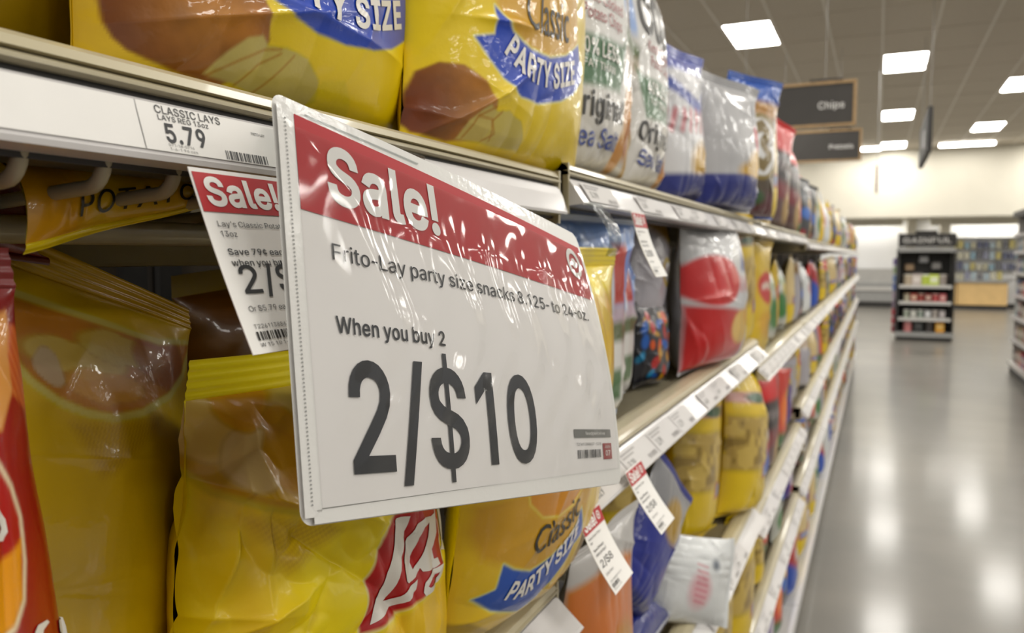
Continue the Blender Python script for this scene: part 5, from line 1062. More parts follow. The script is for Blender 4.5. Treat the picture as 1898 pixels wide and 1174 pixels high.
# dark red bag hanging left of it
B8 = Bag(0.16, 0.036, 0.015, (-0.31, 0.150, 0.010), yaw=0.1, creases=6, seed=71, seal=0.006, skew=0.0)
class Bag8(Bag):
    def pos(s, u, v, side=1, rough=True):
        P = super().pos(u, v, side, rough); P[..., 2] -= (np.asarray(u)-0.5)*0.022*np.clip(1-np.asarray(v), 0, 1.2); return P
B8.__class__ = Bag8
place_bag('snack_bag', 'dark red bag corner hanging below the wire rack at the left', B8, bag_meshes(B8, lambda p: (p.put(np.ones(len(p.X)), '5E0C16'), p.line([(-0.05, 0.08), (0.0, 0.05), (0.07, 0.0)], 0.003, '8A5A58', 0.8)), '4A0810', 70, 60, M['film']))
B9 = Bag(0.24, 0.36, 0.09, (-0.37, 0.205, 0.073), creases=16, seed=73)
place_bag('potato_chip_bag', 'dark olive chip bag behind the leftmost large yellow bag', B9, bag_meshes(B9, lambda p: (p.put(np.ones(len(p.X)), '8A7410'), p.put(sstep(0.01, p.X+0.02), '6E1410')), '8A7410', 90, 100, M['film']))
# red box edge behind the wires
# ---------------- wire rack under the top shelf
wr = thing('wire_rack', 'beige wire rack hanging under the left top shelf', 'rack', (-0.33, 0.2, 0.02))
wy = [onX(px, 330, -0.243)[1] for px in (-130, 40, 195, 325, 440)]
for yy in [wy[0]-0.05]+wy+[wy[-1]+0.045, wy[-1]+0.09, wy[-1]+0.135]:
    q = MB(); q.tube([(-0.243, yy, 0.052), (-0.243, yy, 0.034)]+[(-0.243-0.009*(1-math.cos(k*math.pi/12)), yy, 0.034-0.0105*math.sin(k*math.pi/12)) for k in range(1, 7)]+[(-0.258, yy, 0.0232), (-0.33, yy, 0.0175), (-0.45, yy, 0.015)], 0.0027, 10); q.build('wire', M['beigedk'], wr, True)
q = MB(); q.tube([(-0.30, -0.30, 0.010), (-0.30, 0.50, 0.010)], 0.0055, 10); q.build('cross_bar', M['beigedk'], wr, True)
q = MB(); q.box(-0.37, -0.362, -0.5, 0.55, -0.006, 0.012, 0.002); q.build('flat_bar', M['beigedk'], wr)

# ================================================================== kinds of bags further along the aisle (art in units of bag width and height)
class NP(Paint):
    def __init__(s, p, W, H): s.X = p.X/W; s.Z = p.Z/H; s.C = p.C
def scaled(fn, W, H):
    def f(p):
        q = NP(p, W, H); fn(q); p.C = q.C
    return f
def full(p, c): p.put(np.ones(len(p.X)), c)
def a_kettle(p):
    full(p, 'D4D2CE'); S = 0.02
    p.put(sstep(S, 0.54-p.Z), '9FB4DA'); p.put(sstep(S, np.abs(p.Z-0.80)-0.06), '7F9AD0', 0.7)
    p.poly([(0.18, 0.62), (0.36, 0.62), (0.34, 0.86), (0.20, 0.86)], 'A83C30', S); p.rect(0.17, 0.33, 0.48, 0.62, '3A2A28', S); p.rect(0.22, 0.32, 0.86, 0.90, '4A4A54', S)
    p.poly([(-0.5, 0.54), (-0.3, 0.46), (0.05, 0.46), (0.4, 0.50), (0.5, 0.46), (0.5, 0.38), (0.2, 0.42), (-0.1, 0.40), (-0.5, 0.46)], '4C5F36', 0.02)
    p.poly([(-0.5, 0.45), (0.1, 0.41), (0.5, 0.39), (0.5, 0.35), (0.0, 0.38), (-0.5, 0.41)], 'B8A48C', 0.03)
    p.poly([(-0.42, 0.98), (0.16, 0.98), (0.14, 0.36), (-0.36, 0.36)], 'DCDBD8', 0.01)
    p.poly([(-0.40, 0.43), (-0.34, 0.40), (0.10, 0.41), (0.13, 0.43), (0.08, 0.26), (-0.30, 0.25)], '35603A', 0.012)
    for x, z, a, b, c in ((0.22, 0.22, 0.06, 0.10, 'C08A34'), (0.30, 0.13, 0.10, 0.07, 'B0742C'), (0.18, 0.07, 0.07, 0.07, 'C08A2C'), (0.40, 0.09, 0.07, 0.12, 'B8924C')): p.ell(x, z, a, b, c, 0.02)
def a_kettleblue(p):
    full(p, 'D8D7D4'); S = 0.02
    p.put(sstep(S, 0.56-p.Z), '8FA8D8'); p.put(sstep(S, np.abs(p.Z-0.82)-0.06), '6A88C8', 0.7); p.put(sstep(0.03, p.X+0.36), 'C9D2E0', 0.8)
    p.poly([(0.08, 0.60), (0.30, 0.60), (0.28, 0.90), (0.11, 0.90)], 'A83C30', S); p.rect(0.06, 0.30, 0.50, 0.60, 'B8A8B4', S); p.rect(0.02, 0.10, 0.56, 0.88, 'D6DCE6', S)
    p.poly([(-0.5, 0.54), (-0.2, 0.50), (0.2, 0.52), (0.5, 0.48), (0.5, 0.38), (0.2, 0.42), (-0.5, 0.42)], '4A5630', 0.02)
    p.rect(0.05, 0.24, 0.12, 0.28, '3A5C34', 0.02); p.ell(-0.2, 0.10, 0.12, 0.08, 'B8862C', 0.03)
def a_ridge(p):
    full(p, 'D2D2D4'); p.put(sstep(0.02, 0.90-p.Z), '36449A', 0.85); p.poly([(-0.5, 0.90), (0.1, 0.70), (0.5, 0.86), (0.5, 0.78), (0.1, 0.60), (-0.5, 0.82)], '2C3F8C', 0.02)
    for i in range(9): p.line([(-0.42+i*0.1, 0.50), (-0.38+i*0.1, 0.62)], 0.045, 'B0404C', 0.75, 0.02)
    p.ell(0.15, 0.28, 0.24, 0.14, 'C2A060', 0.04); p.rect(-0.5, 0.5, -0.1, 0.20, '232B6C', 0.02)
def a_ridgeblue(p):
    full(p, 'B2B2B4'); p.poly([(-0.5, 0.62), (0.0, 0.50), (0.5, 0.66), (0.5, 0.60), (0.0, 0.42), (-0.5, 0.56)], 'A8A8AA', 0.03)
    p.line([(0.28, 0.50), (0.24, 0.66), (0.40, 0.50), (0.38, 0.68)], 0.06, 'B83C46', 0.9, 0.02)
    p.ell(0.26, 0.36, 0.20, 0.13, 'C8A868', 0.03); p.ell(0.05, 0.30, 0.14, 0.07, 'B89654', 0.03)
    p.poly([(-0.5, 0.26), (0.0, 0.28), (0.5, 0.24), (0.5, -0.1), (-0.5, -0.1)], '222A6C', 0.015)
def a_ridgered(p):
    full(p, 'C9CACC'); p.poly([(0.12, 0.66), (0.20, 0.84), (0.28, 0.70), (0.36, 0.80), (0.4, 0.62)], '2F3C78', 0.02)
    for i in range(4): p.line([(0.06+i*0.1, 0.53), (0.10+i*0.1, 0.60)], 0.04, 'B8545A', 0.8, 0.02)
    p.ell(-0.26, 0.60, 0.30, 0.17, 'B01216', 0.015); p.poly([(-0.5, 0.44), (-0.1, 0.40), (0.12, 0.36), (0.10, -0.1), (-0.5, -0.1)], 'A80F18', 0.02)
    p.ell(0.06, 0.26, 0.17, 0.12, 'D2B478', 0.02); p.ell(0.24, 0.34, 0.14, 0.08, 'C89E5C', 0.02); p.rect(0.2, 0.5, -0.1, 0.14, 'BFA078', 0.02)
def a_gold3(p):
    full(p, '3C2E12'); p.put(sstep(0.02, 0.84-p.Z), '2A56A8'); p.rect(-0.5, 0.5, 0.74, 0.86, 'A87C1C', 0.03)
    p.ell(0.0, 0.52, 0.42, 0.25, '7C6A1C', 0.01); p.ell(0.0, 0.52, 0.36, 0.215, 'DADADA', 0.01)
    p.line([(-0.14, 0.64), (0.02, 0.68), (0.16, 0.62), (0.02, 0.55), (0.18, 0.46), (0.04, 0.38), (-0.18, 0.42)], 0.09, '6E5C16', 1, 0.01)
    p.rect(-0.5, 0.5, -0.1, 0.18, '4A1620', 0.04); p.ell(-0.1, 0.14, 0.2, 0.06, '2E4A26', 0.02)
def a_clear(p):          # tortilla bag: clear waist between yellow bands
    full(p, 'D8BE12'); p.grain(0.25, 3, 3)
    p.rect(-0.5, 0.5, 0.30, 0.68, 'A8925E', 0.02); n = vnoise(p.X*14, p.Z*16, 4); p.put(sstep(0.02, np.maximum(0.31-p.Z, p.Z-0.66))*(n > 0.55), 'C4AE74', 0.8); p.put(sstep(0.02, np.maximum(0.31-p.Z, p.Z-0.66))*(n < 0.25), '7E6A3E', 0.8)
    p.rect(-0.5, 0.5, 0.76, 0.84, 'C09A94', 0.015); p.ell(0.02, 0.80, 0.26, 0.035, '1F4A32', 0.01)
    p.poly([(0.05, 0.24), (0.42, 0.26), (0.40, 0.36), (0.06, 0.35)], 'A86A50', 0.01); p.poly([(0.09, 0.26), (0.38, 0.275), (0.37, 0.345), (0.10, 0.335)], '7A8AAE', 0.01)
def a_cream(p):
    full(p, 'CDBB94'); p.grain(0.3, 4, 8); p.put(sstep(0.03, p.Z-0.30), 'D8C012'); p.rect(-0.3, 0.3, 0.30, 0.42, '9A5240', 0.015); p.rect(-0.24, 0.24, 0.325, 0.40, '8694B4', 0.015)
def a_redblack(p):
    full(p, '4A2A2A'); p.put(sstep(0.03, 0.74-p.Z), 'C41414'); p.rect(-0.4, 0.3, 0.46, 0.72, '2A2426', 0.02)
    for i in range(4): p.line([(-0.3+i*0.15, 0.56), (-0.22+i*0.15, 0.62)], 0.05, 'A09898', 0.8, 0.02)
    p.rect(-0.5, 0.5, 0.26, 0.42, '6A1622', 0.03); p.ell(0.2, 0.2, 0.2, 0.14, 'B49A70', 0.04)
def a_orange(p):
    full(p, 'B8431A'); p.put(sstep(0.05, p.X+0.2), '9AA0A8', 0.8); p.rect(-0.5, 0.5, -0.1, 0.22, '2E5A2C', 0.05); p.ell(0.1, 0.5, 0.16, 0.2, 'D8801C', 0.05); p.ell(0.3, 0.7, 0.12, 0.08, '8A8A4A', 0.04)
def a_dark(p):
    full(p, '26282A'); p.ell(0.0, 0.42, 0.3, 0.10, '2C5CA8', 0.03); p.ell(0.2, 0.6, 0.14, 0.10, 'B8901C', 0.03); p.ell(-0.2, 0.7, 0.14, 0.08, '4A4E54', 0.03); p.rect(-0.5, 0.0, -0.1, 0.14, '8A2A2E', 0.03)
def a_multi(p):
    full(p, '14141C'); r = random.Random(3)
    for i in range(34): p.ell(r.uniform(-0.45, 0.45), r.uniform(0.05, 0.9), r.uniform(0.04, 0.10), r.uniform(0.03, 0.07), r.choice(['B8901C', '1F56A0', 'A0202C', '2A6A3A', '1D7FA8', 'C2601C']), 0.015, r.uniform(0, 3))
def a_gray(p):
    full(p, 'A5A2A8'); p.rect(-0.5, 0.5, 0.80, 1.1, '7A5C18', 0.05); p.ell(0.22, 0.52, 0.17, 0.13, 'A8921C', 0.015); p.ell(0.22, 0.52, 0.12, 0.09, 'A6A4A6', 0.015); p.ell(0.30, 0.84, 0.05, 0.03, 'D8C030', 0.01)
def a_purple(p):
    full(p, '3E2170'); p.poly([(-0.5, 0.66), (-0.2, 0.72), (0.2, 0.60), (0.5, 0.66), (0.4, 0.58), (0.1, 0.54), (-0.3, 0.62)], 'B8A21A', 0.02)
    p.ell(0.1, 0.40, 0.22, 0.12, 'C4BCC8', 0.02); p.ell(0.15, 0.20, 0.24, 0.12, 'A0381E', 0.03); p.ell(0.3, 0.27, 0.12, 0.07, 'B8901C', 0.03)
def a_orangewhite(p):
    full(p, 'BDBBB9'); p.poly([(-0.5, 0.90), (-0.15, 0.93), (0.10, 0.90), (0.30, 0.86), (0.42, 0.5), (0.5, -0.1), (-0.5, -0.1)], 'B87020', 0.02)
    p.ell(0.0, 0.52, 0.20, 0.14, 'A87A30', 0.03); p.line([(-0.3, 0.50), (-0.05, 0.42), (0.15, 0.48)], 0.03, '2E2620', 0.9, 0.01); p.line([(-0.35, 0.40), (-0.3, 0.22)], 0.03, '2E2620', 0.9, 0.01); p.ell(0.15, 0.18, 0.22, 0.12, '96501C', 0.03)
def a_green(p):
    full(p, 'B8BAB4'); p.ell(-0.05, 0.35, 0.30, 0.2, '2E6A2A', 0.04); p.rect(-0.5, 0.5, 0.66, 0.8, '7C8A6A', 0.04); p.ell(0.2, 0.6, 0.14, 0.1, 'B8A84A', 0.03)
def a_bluered(p):
    full(p, '9A2A20'); p.put(sstep(0.06, p.Z-0.42+0.4*p.X), '2A4AA0'); p.ell(0.1, 0.62, 0.2, 0.1, 'B8B0A8', 0.04)
def a_yred(p):
    full(p, 'D0B414'); p.ell(0.0, 0.6, 0.3, 0.14, 'B01820', 0.015); p.ell(0.0, 0.28, 0.26, 0.12, 'C8A050', 0.03); p.line([(-0.18, 0.6), (0.0, 0.63), (0.18, 0.6)], 0.05, 'E0DCD0', 0.9, 0.02)
def a_white(p):
    full(p, 'D6D8D8'); p.ell(0.1, 0.5, 0.2, 0.14, 'C89AA0', 0.05, a=0.8); p.ell(-0.2, 0.7, 0.06, 0.05, '6A7078', 0.03)
    for i in range(7): p.line([(-0.2+i*0.07, 0.44), (-0.17+i*0.07, 0.58)], 0.02, 'B86A74', 0.7, 0.012)
def a_bluechip(p):
    full(p, '262F80'); p.put(sstep(0.03, 0.72-p.Z), '8E8E90'); p.ell(0.05, 0.70, 0.26, 0.16, 'A48850', 0.03); p.rect(-0.5, 0.5, -0.1, 0.10, '1C2464', 0.02)
KINDS = {
 'kettleblue': ('pale blue kettle chip bag with red lighthouse', a_kettleblue, 'C8D2E4', 0.22, 0.215, 0.07),
 'kettle': ('white and pale blue kettle chip bag', a_kettle, 'C8D2E4', 0.27, 0.31, 0.085), 'ridge': ('white ridged chip bag with blue top', a_ridge, '3E4FA8', 0.24, 0.212, 0.09),
 'ridgeblue': ('pale gray ridged chip bag with dark blue base', a_ridgeblue, 'A8A8AA', 0.27, 0.212, 0.10), 'ridgered': ('white and red ridged chip bag', a_ridgered, 'C9CACC', 0.32, 0.235, 0.10),
 'gold3': ('black and gold chip bag with round white emblem', a_gold3, '2A56A8', 0.22, 0.30, 0.08), 'clear': ('yellow tortilla chip bag with clear waist', a_clear, 'D8BE12', 0.20, 0.30, 0.09),
 'cream': ('cream and yellow tortilla chip bag', a_cream, 'CDBB94', 0.20, 0.29, 0.08), 'redblack': ('red topped dark snack bag', a_redblack, 'C41414', 0.22, 0.30, 0.08),
 'orange': ('orange and gray snack bag', a_orange, 'A8A8A8', 0.20, 0.28, 0.08), 'dark': ('black snack bag with blue and gold spots', a_dark, '2A2C2E', 0.20, 0.25, 0.08),
 'multi': ('black snack bag with many coloured shapes', a_multi, '14141C', 0.20, 0.20, 0.07), 'gray': ('gray snack bag with gold ring', a_gray, '77747A', 0.24, 0.27, 0.08),
 'purple': ('purple snack bag', a_purple, '3E2170', 0.19, 0.27, 0.08), 'orangewhite': ('orange and white snack bag', a_orangewhite, 'C6C4C2', 0.22, 0.27, 0.08),
 'green': ('silver and green snack bag', a_green, 'B8BAB4', 0.20, 0.25, 0.08), 'bluered': ('red and blue snack bag', a_bluered, '2A4AA0', 0.20, 0.25, 0.08),
 'yred': ('yellow chip bag with red oval', a_yred, 'D0B414', 0.22, 0.27, 0.08), 'white': ('white snack bag with pale pink print', a_white, 'D6D8D8', 0.22, 0.27, 0.08),
 'bluechip': ('deep blue ridged chip bag', a_bluechip, '262F80', 0.22, 0.27, 0.08)}
KM = {}
def kind_mesh(k, var, hi=False):
    key = (k, var, hi)
    if key not in KM:
        d, fn, sc, W, H, T = KINDS[k]
        B = Bag(W, H, T, (0, 0, 0), creases=26 if hi else 14, camp=0.004 if hi else 0.004, seed=hash(k) % 1 + len(k)*13+var*7+ord(k[0]), nar=0.07, belly=0.66, seal=0.013, pleat=0.005, topbend=(-0.10, 0.12, 0.0)[var % 3])
        n = (110, 150) if hi else (30, 40)
        KM[key] = (B, bag_meshes(B, scaled(fn, W, H), sc, n[0], n[1], M['film'] if hi else M['filmfar']))
    return KM[key]
def put_bag(k, label, x, y, z, yaw=0.0, roll=0.0, lean=0.0, var=0, hi=False, group=None, name='snack_bag', sc=1.0):
    B, ms = kind_mesh(k, var, hi)
    r = bpy.data.objects.new(name, None); r.empty_display_size = 0.05; C.objects.link(r)
    tag(r, label, 'snack bag', group)
    R = Matrix.Rotation(math.pi/2+yaw, 3, 'Z') @ Matrix.Rotation(lean, 3, 'X') @ Matrix.Rotation(-roll, 3, 'Y')
    zz = z+0.010*sc*math.cos(lean)
    r.location = (x, y, zz+EYE); r.rotation_euler = R.to_euler(); r.scale = (sc,)*3
    for n, me in ms.items(): link(bpy.data.objects.new(n, me), r)
    return r, B
def ltext(root, B, s, x0, x1, z, h, m, bold=10, hum=False):
    dpath(B, root, s, [(x0, z), (x1, z)], h, m, bold=bold, hum=hum, lift=0.0012, cell=0.006)

# ---- second bay, top shelf
D2 = 0.072
def kettle_words(r, B):
    W, H = B.W, B.H
    ltext(r, B, 'CAPE', -0.33*W, 0.10*W, 0.76*H, 0.045, M['ink_black'], 8, True); ltext(r, B, 'COD', -0.36*W, 0.12*W, 0.56*H, 0.048, M['ink_black'], 16)
    ltext(r, B, 'Kettle Cooked', -0.30*W, 0.10*W, 0.500*H, 0.012, M['ink_red'], 4, True); ltext(r, B, 'Potato Chips', -0.26*W, 0.08*W, 0.448*H, 0.012, M['ink_red'], 4, True)
    ltext(r, B, '40% LESS', -0.30*W, 0.04*W, 0.345*H, 0.014, M['ink_white'], 12); ltext(r, B, 'FAT THAN', -0.26*W, 0.0, 0.305*H, 0.007, M['ink_white'], 4)
    ltext(r, B, 'Original', -0.36*W, 0.14*W, 0.165*H, 0.022, M['ink_black'], 14); ltext(r, B, 'Sea Salt', -0.34*W, 0.10*W, 0.075*H, 0.018, M['ink_blue'], 8)
r, B = put_bag('kettle', 'white and blue kettle chip bag touching the last yellow bag, top shelf', -0.284, 0.785, D2, yaw=-0.06, roll=0.03, var=0, hi=True); kettle_words(r, B)
r, B = put_bag('kettle', 'second white kettle chip bag on the top shelf, its Original print in full view', -0.290, 1.005, D2, yaw=0.10, var=1, hi=True); kettle_words(r, B)
put_bag('ridge', 'white ridged chip bag with blue top, beside the second kettle bag', -0.300, 1.262, D2, yaw=-0.10, roll=0.08, var=0, hi=True, sc=1.02)
put_bag('purple', 'purple bag glimpsed low between the kettle bag and the ridged bags', -0.40, 1.20, D2, var=2)
put_bag('ridgeblue', 'puffy pale gray chip bag with dark blue base on the top shelf', -0.262, 1.478, D2, yaw=-0.26, roll=0.02, var=0, hi=True)
r, B = put_bag('gold3', 'black and gold chip bag with round white emblem before the bay joint', -0.255, 1.745, D2, yaw=-0.45, var=0, hi=True, sc=0.90)
put_bag('cream', 'cream tortilla chip bag with yellow base at the start of the third bay', -0.262, 2.00, D2-0.004, yaw=-0.2, roll=0.06, var=0, sc=0.93)
put_bag('redblack', 'red topped dark snack bag behind the cream tortilla bag', -0.270, 2.28, D2-0.003, yaw=-0.25, roll=-0.12, var=0, sc=0.90)
put_bag('redblack', 'second dark snack bag with red top in the third bay', -0.270, 2.60, D2-0.003, yaw=-0.2, roll=-0.15, var=1, sc=0.9)
# ---- second bay, middle shelf
D3 = -0.190
put_bag('kettleblue', 'pale blue kettle chip bag with red lighthouse, first on the middle shelf', -0.292, 0.800, D3, yaw=-0.15, lean=0.05, var=0, hi=True, sc=1.0)
put_bag('kettleblue', 'second pale blue kettle chip bag on the middle shelf, further from the big sign', -0.318, 0.955, D3, yaw=-0.1, lean=0.03, var=1, hi=True, sc=0.95)
put_bag('purple', 'small purple bag slumped on the open wire shelf', -0.335, 1.02, D3, lean=-0.2, var=0, sc=0.35)
put_bag('gray', 'gray snack bag with gold ring deep in the middle shelf', -0.318, 1.155, D3+0.085, yaw=-0.15, roll=-0.30, var=2, hi=True, sc=0.62)
put_bag('multi', 'black bag with coloured shapes on the middle shelf', -0.300, 1.155, D3, yaw=-0.2, var=2, hi=True, sc=0.56)
put_bag('ridgered', 'white and red ridged chip bag standing on the middle shelf', -0.258, 1.385, D3, yaw=-0.12, var=2, hi=True, sc=1.0)
put_bag('clear', 'yellow tortilla chip bag at the end of the middle shelf', -0.268, 1.69, D3, yaw=-0.2, roll=0.05, var=0, sc=0.88)
put_bag('yred', 'yellow and red chip bag behind the clear waisted one', -0.275, 1.98, -0.247, yaw=-0.1, roll=-0.1, var=0, sc=1.0)
# ---- second bay, low shelf
D4 = -0.557
r, B = put_bag('orangewhite', 'orange and white bag at the near end of the low shelf', -0.262, 0.775, D4, yaw=0.0, roll=-0.03, var=0, hi=True, sc=0.97)
put_bag('ridgeblue', 'gray and navy chip bag lying flat beneath the tipped blue bag', -0.262, 1.03, D4+0.038, lean=-1.50, var=2, hi=True, sc=0.88)
put_bag('bluechip', 'deep blue ridged chip bag tipped over on the low shelf', -0.290, 0.985, D4+0.100, yaw=-0.25, roll=-0.70, lean=0.10, var=2, hi=True, sc=0.68)
put_bag('white', 'white bag lying with its end over the rail of the low shelf', -0.290, 1.13, D4+0.085, yaw=-0.55, roll=-1.85, lean=-0.15, var=2, hi=True, sc=0.62)
put_bag('clear', 'yellow tortilla chip bag at the back of the low shelf', -0.44, 1.42, D4, roll=-0.05, lean=0.05, var=2, hi=True)
put_bag('clear', 'tortilla chip bag in the middle of the low shelf row of three', -0.325, 1.56, D4, yaw=-0.2, roll=-0.12, var=0, hi=True, sc=1.02)
put_bag('clear', 'tortilla chip bag at the rail, nearest the next bay', -0.262, 1.755, D4, yaw=-0.25, roll=-0.14, var=1, hi=True, sc=1.02)
# ---- second bay, shelf below
D5 = -0.867
for y, x, v, lb in ((1.76, -0.275, 0, 'tortilla chip bag on the fourth shelf, lowest of the yellow ones'), (1.56, -0.29, 1, 'tortilla chip bag on the fourth shelf just right of the white bag')):
    put_bag('clear', lb, x, y, D5, yaw=-0.2, roll=-0.08, var=v, sc=0.98)
for y, k in ((1.30, 'multi'), (1.08, 'yred'), (0.86, 'multi')): put_bag(k, '%s on the fourth shelf under the wires, %s along' % (KINDS[k][0], {1.30: 'third', 1.08: 'second', 0.86: 'first'}[y]), -0.30, y, D5, var=1)
# ---- third bay and beyond: every bag on its own
ROWS = {3: [['dark', 'redblack'], ['cream', 'green', 'green', 'yred', 'green'], ['purple', 'bluered', 'redblack', 'orange', 'bluered'], ['purple', 'clear', 'orange', 'green', 'dark'], ['dark', 'green', 'bluered', 'purple', 'orange']]}
rr = random.Random(12); ks = ['orange', 'dark', 'bluered', 'green', 'redblack', 'yred', 'clear', 'purple', 'cream', 'gold3', 'white', 'ridge', 'multi', 'gray']
for bi in range(3, 11):
    y0, y1 = BAYS[bi]; lv = LEV.get(bi, [0.062, -0.24, -0.55, -0.84])+[FL+0.166]
    n = 6 if bi < 6 else 5
    for li, z in enumerate(lv):
        kk = ROWS.get(bi, [[]]*5)[li]
        for j in range(n):
            yy = y0+(y1-y0)*(j+0.5)/n
            if bi == 3 and li == 0 and yy < 2.8: continue
            if bi == 3 and li == 1 and yy < 2.08: continue
            k = kk[j % len(kk)] if kk else rr.choice(ks)
            if li == 0 and bi < 5: k = ['orange', 'dark', 'redblack', 'dark', 'gray', 'green'][(bi*3+j) % 6]
            room = (0.30 if li == 0 else (lv[li-1]-z)-0.055)
            sc = min(1.0, room/(KINDS[k][4]+0.03)); sc *= rr.uniform(0.9, 1.0)
            zz = z-0.007 if li < 4 else z
            put_bag(k, '%s, %s bay, %s level, %s along' % (KINDS[k][0], ORD[bi], POS[li], ORD[j]), -0.245-0.04*sc-rr.uniform(0, 0.03), yy+rr.uniform(-0.02, 0.02), zz,
                    yaw=rr.uniform(-0.35, 0.15), roll=rr.uniform(-0.12, 0.12), lean=rr.uniform(-0.06, 0.05), var=rr.randint(0, 2), sc=sc)
# ================================================================== hanging aisle signs
def aisle_sign(word, label, x0, x1, y, z0, z1, hgt):
    t = thing('aisle_sign', label, 'sign', ((x0+x1)/2, y, z0)); b = 0.028
    bx('board', M['chalk'], t, x0+b, x1-b, y-0.012, y+0.012, z0+b, z1-b)
    for a in ((x0, x1, z0, z0+b), (x0, x1, z1-b, z1), (x0, x0+b, z0+b, z1-b), (x1-b, x1, z0+b, z1-b)): bx('frame_rail', M['wood'], t, a[0], a[1], y-0.02, y+0.02, a[2], a[3], 0.003)
    f = lambda s, u: np.stack([np.asarray(s, float), np.full(len(s), y-0.0125), np.asarray(u, float)], 1)
    V, T, L = text2d(word, 6); k = hgt; w = L*k; W2 = np.stack([x1-0.10-w+V[:, 0]*k, z0+(z1-z0)*0.40+V[:, 1]*k], 1)
    P = f(W2[:, 0], W2[:, 1])-np.array([0, 0.002, 0]); obj('lettering', P, [q for q in T], M['paper'], t)
    for xx in (x0+0.12, x1-0.42): bx('hanger_bar', M['dark'], t, xx, xx+0.3, y-0.008, y+0.008, z1, z1+0.025)
    for xx in (x0+0.25, x1-0.28):
        q = MB(); q.tube([(xx, y, z1+0.02), (xx, y, CEIL)], 0.0025, 5); q.build('cable', M['graymetal'], t)
aisle_sign('Chips', 'dark aisle sign in an oak frame reading Chips', -1.50, -0.232, 8.4, 1.228, 1.655, 0.064)
aisle_sign('Pretzels', 'smaller looking oak framed aisle sign below and behind the Chips sign', -1.50, -0.250, 12.0, 1.28, 1.71, 0.058)
def hang(name, label, m, x, y0, y1, z0, z1, th=0.03):
    t = thing(name, label, 'sign', (x, (y0+y1)/2, z0)); bx('panel', m, t, x-th/2, x+th/2, y0, y1, z0, z1, 0.004)
    for yy in (y0+0.1, y1-0.1):
        q = MB(); q.tube([(x, yy, z1-0.01), (x, yy, CEIL)], 0.003, 5); q.build('cable', M['graymetal'], t)
    return t
t = hang('hanging_sign', 'black hanging sign seen edge-on over the aisle', M['black'], 0.47, 10.0, 12.0, 1.14, 1.62, 0.05)
for i in (0, 1): bx('clamp', M['lightmetal'], t, 0.44, 0.447, 10.6+1.3*i, 10.8+1.3*i, 1.25-0.1*i, 1.45-0.1*i)
hang('hanging_sign', 'small maroon sign hanging by the far left soffit', M['maroon'], -0.06, 13.5, 14.2, 0.98, 1.36)
t = hang('hanging_sign', 'maroon sign hanging at the far right edge above a red arrow', M['maroon'], 2.27, 13.2, 14.0, 1.10, 1.62)
t = thing('arrow_sign', 'red arrow sign hanging at the far right', 'sign', (2.35, 13.6, 0.95))
q = MB(); A3 = [(2.12, 1.20), (2.50, 1.20), (2.50, 1.10), (2.40, 1.05), (2.31, 0.97), (2.22, 1.05), (2.12, 1.12)]
q.add([(a, 13.16, b) for a, b in A3]+[(a, 13.19, b) for a, b in A3], [tuple(range(7)), tuple(range(13, 6, -1))]+[(i, (i+1) % 7, (i+1) % 7+7, i+7) for i in range(7)]); q.build('arrow', M['redsign'], t)
q = MB(); q.tube([(2.31, 13.175, 1.19), (2.31, 13.175, CEIL)], 0.003, 5); q.build('cable', M['graymetal'], t)

# ================================================================== endcap display out in the cross aisle
PCOL = {}
def pmat(c):
    if c not in PCOL: PCOL[c] = mat('pack_'+c, hexc(c)*0.999, rough=0.4, coat=0.3)
    return PCOL[c]
ex0, ex1, ey = 0.315, 1.175, 15.4
e = thing('endcap_display', 'black endcap display with a lettered header board in the cross aisle', 'display', ((ex0+ex1)/2, ey+0.3, FL))
bx('back_board', M['black'], e, ex0+0.02, ex1-0.02, ey+0.45, ey+0.48, FL+0.1, 0.14)
for xx in (ex0, ex1-0.03): bx('upright', M['graymetal'], e, xx, xx+0.03, ey+0.42, ey+0.45, FL, 0.40)
for xx in (ex0-0.02, ex1-0.01): bx('side_panel', M['dark'], e, xx, xx+0.02, ey+0.02, ey+0.45, FL+0.1, 0.12)
bx('header_board', M['black'], e, ex0-0.01, ex1+0.01, ey-0.02, ey+0.02, 0.15, 0.37, 0.006); bx('header_cap', M['black'], e, ex0+0.25, ex1-0.28, ey-0.01, ey+0.01, 0.37, 0.42)
put_text('lettering', 'GAINFUL', lambda s, u: np.stack([np.asarray(s, float), np.full(len(s), ey-0.022), np.asarray(u, float)], 1), M['lightmetal'], e, ex0+0.06, 0.215, 0.74, 0.085, 14, 0.001, (1, 1), tdown=False, cell=1)
bx('top_rail', M['graymetal'], e, ex0, ex1, ey-0.02, ey+0.44, 0.06, 0.13)
bx('base', M['graymetal'], e, ex0-0.02, ex1+0.02, ey-0.02, ey+0.45, FL+0.06, FL+0.14); bx('kick_plate', M['dark'], e, ex0, ex1, ey+0.03, ey+0.44, FL, FL+0.06)
for z in (-0.545, -0.825, -1.105):
    s_ = bx('shelf', M['graymetal'], e, ex0+0.03, ex1-0.03, ey+0.05, ey+0.45, z, z+0.025); bx('shelf_rail', M['lightmetal'], s_, ex0+0.03, ex1-0.03, ey+0.03, ey+0.05, z-0.01, z+0.045)
r = random.Random(4)
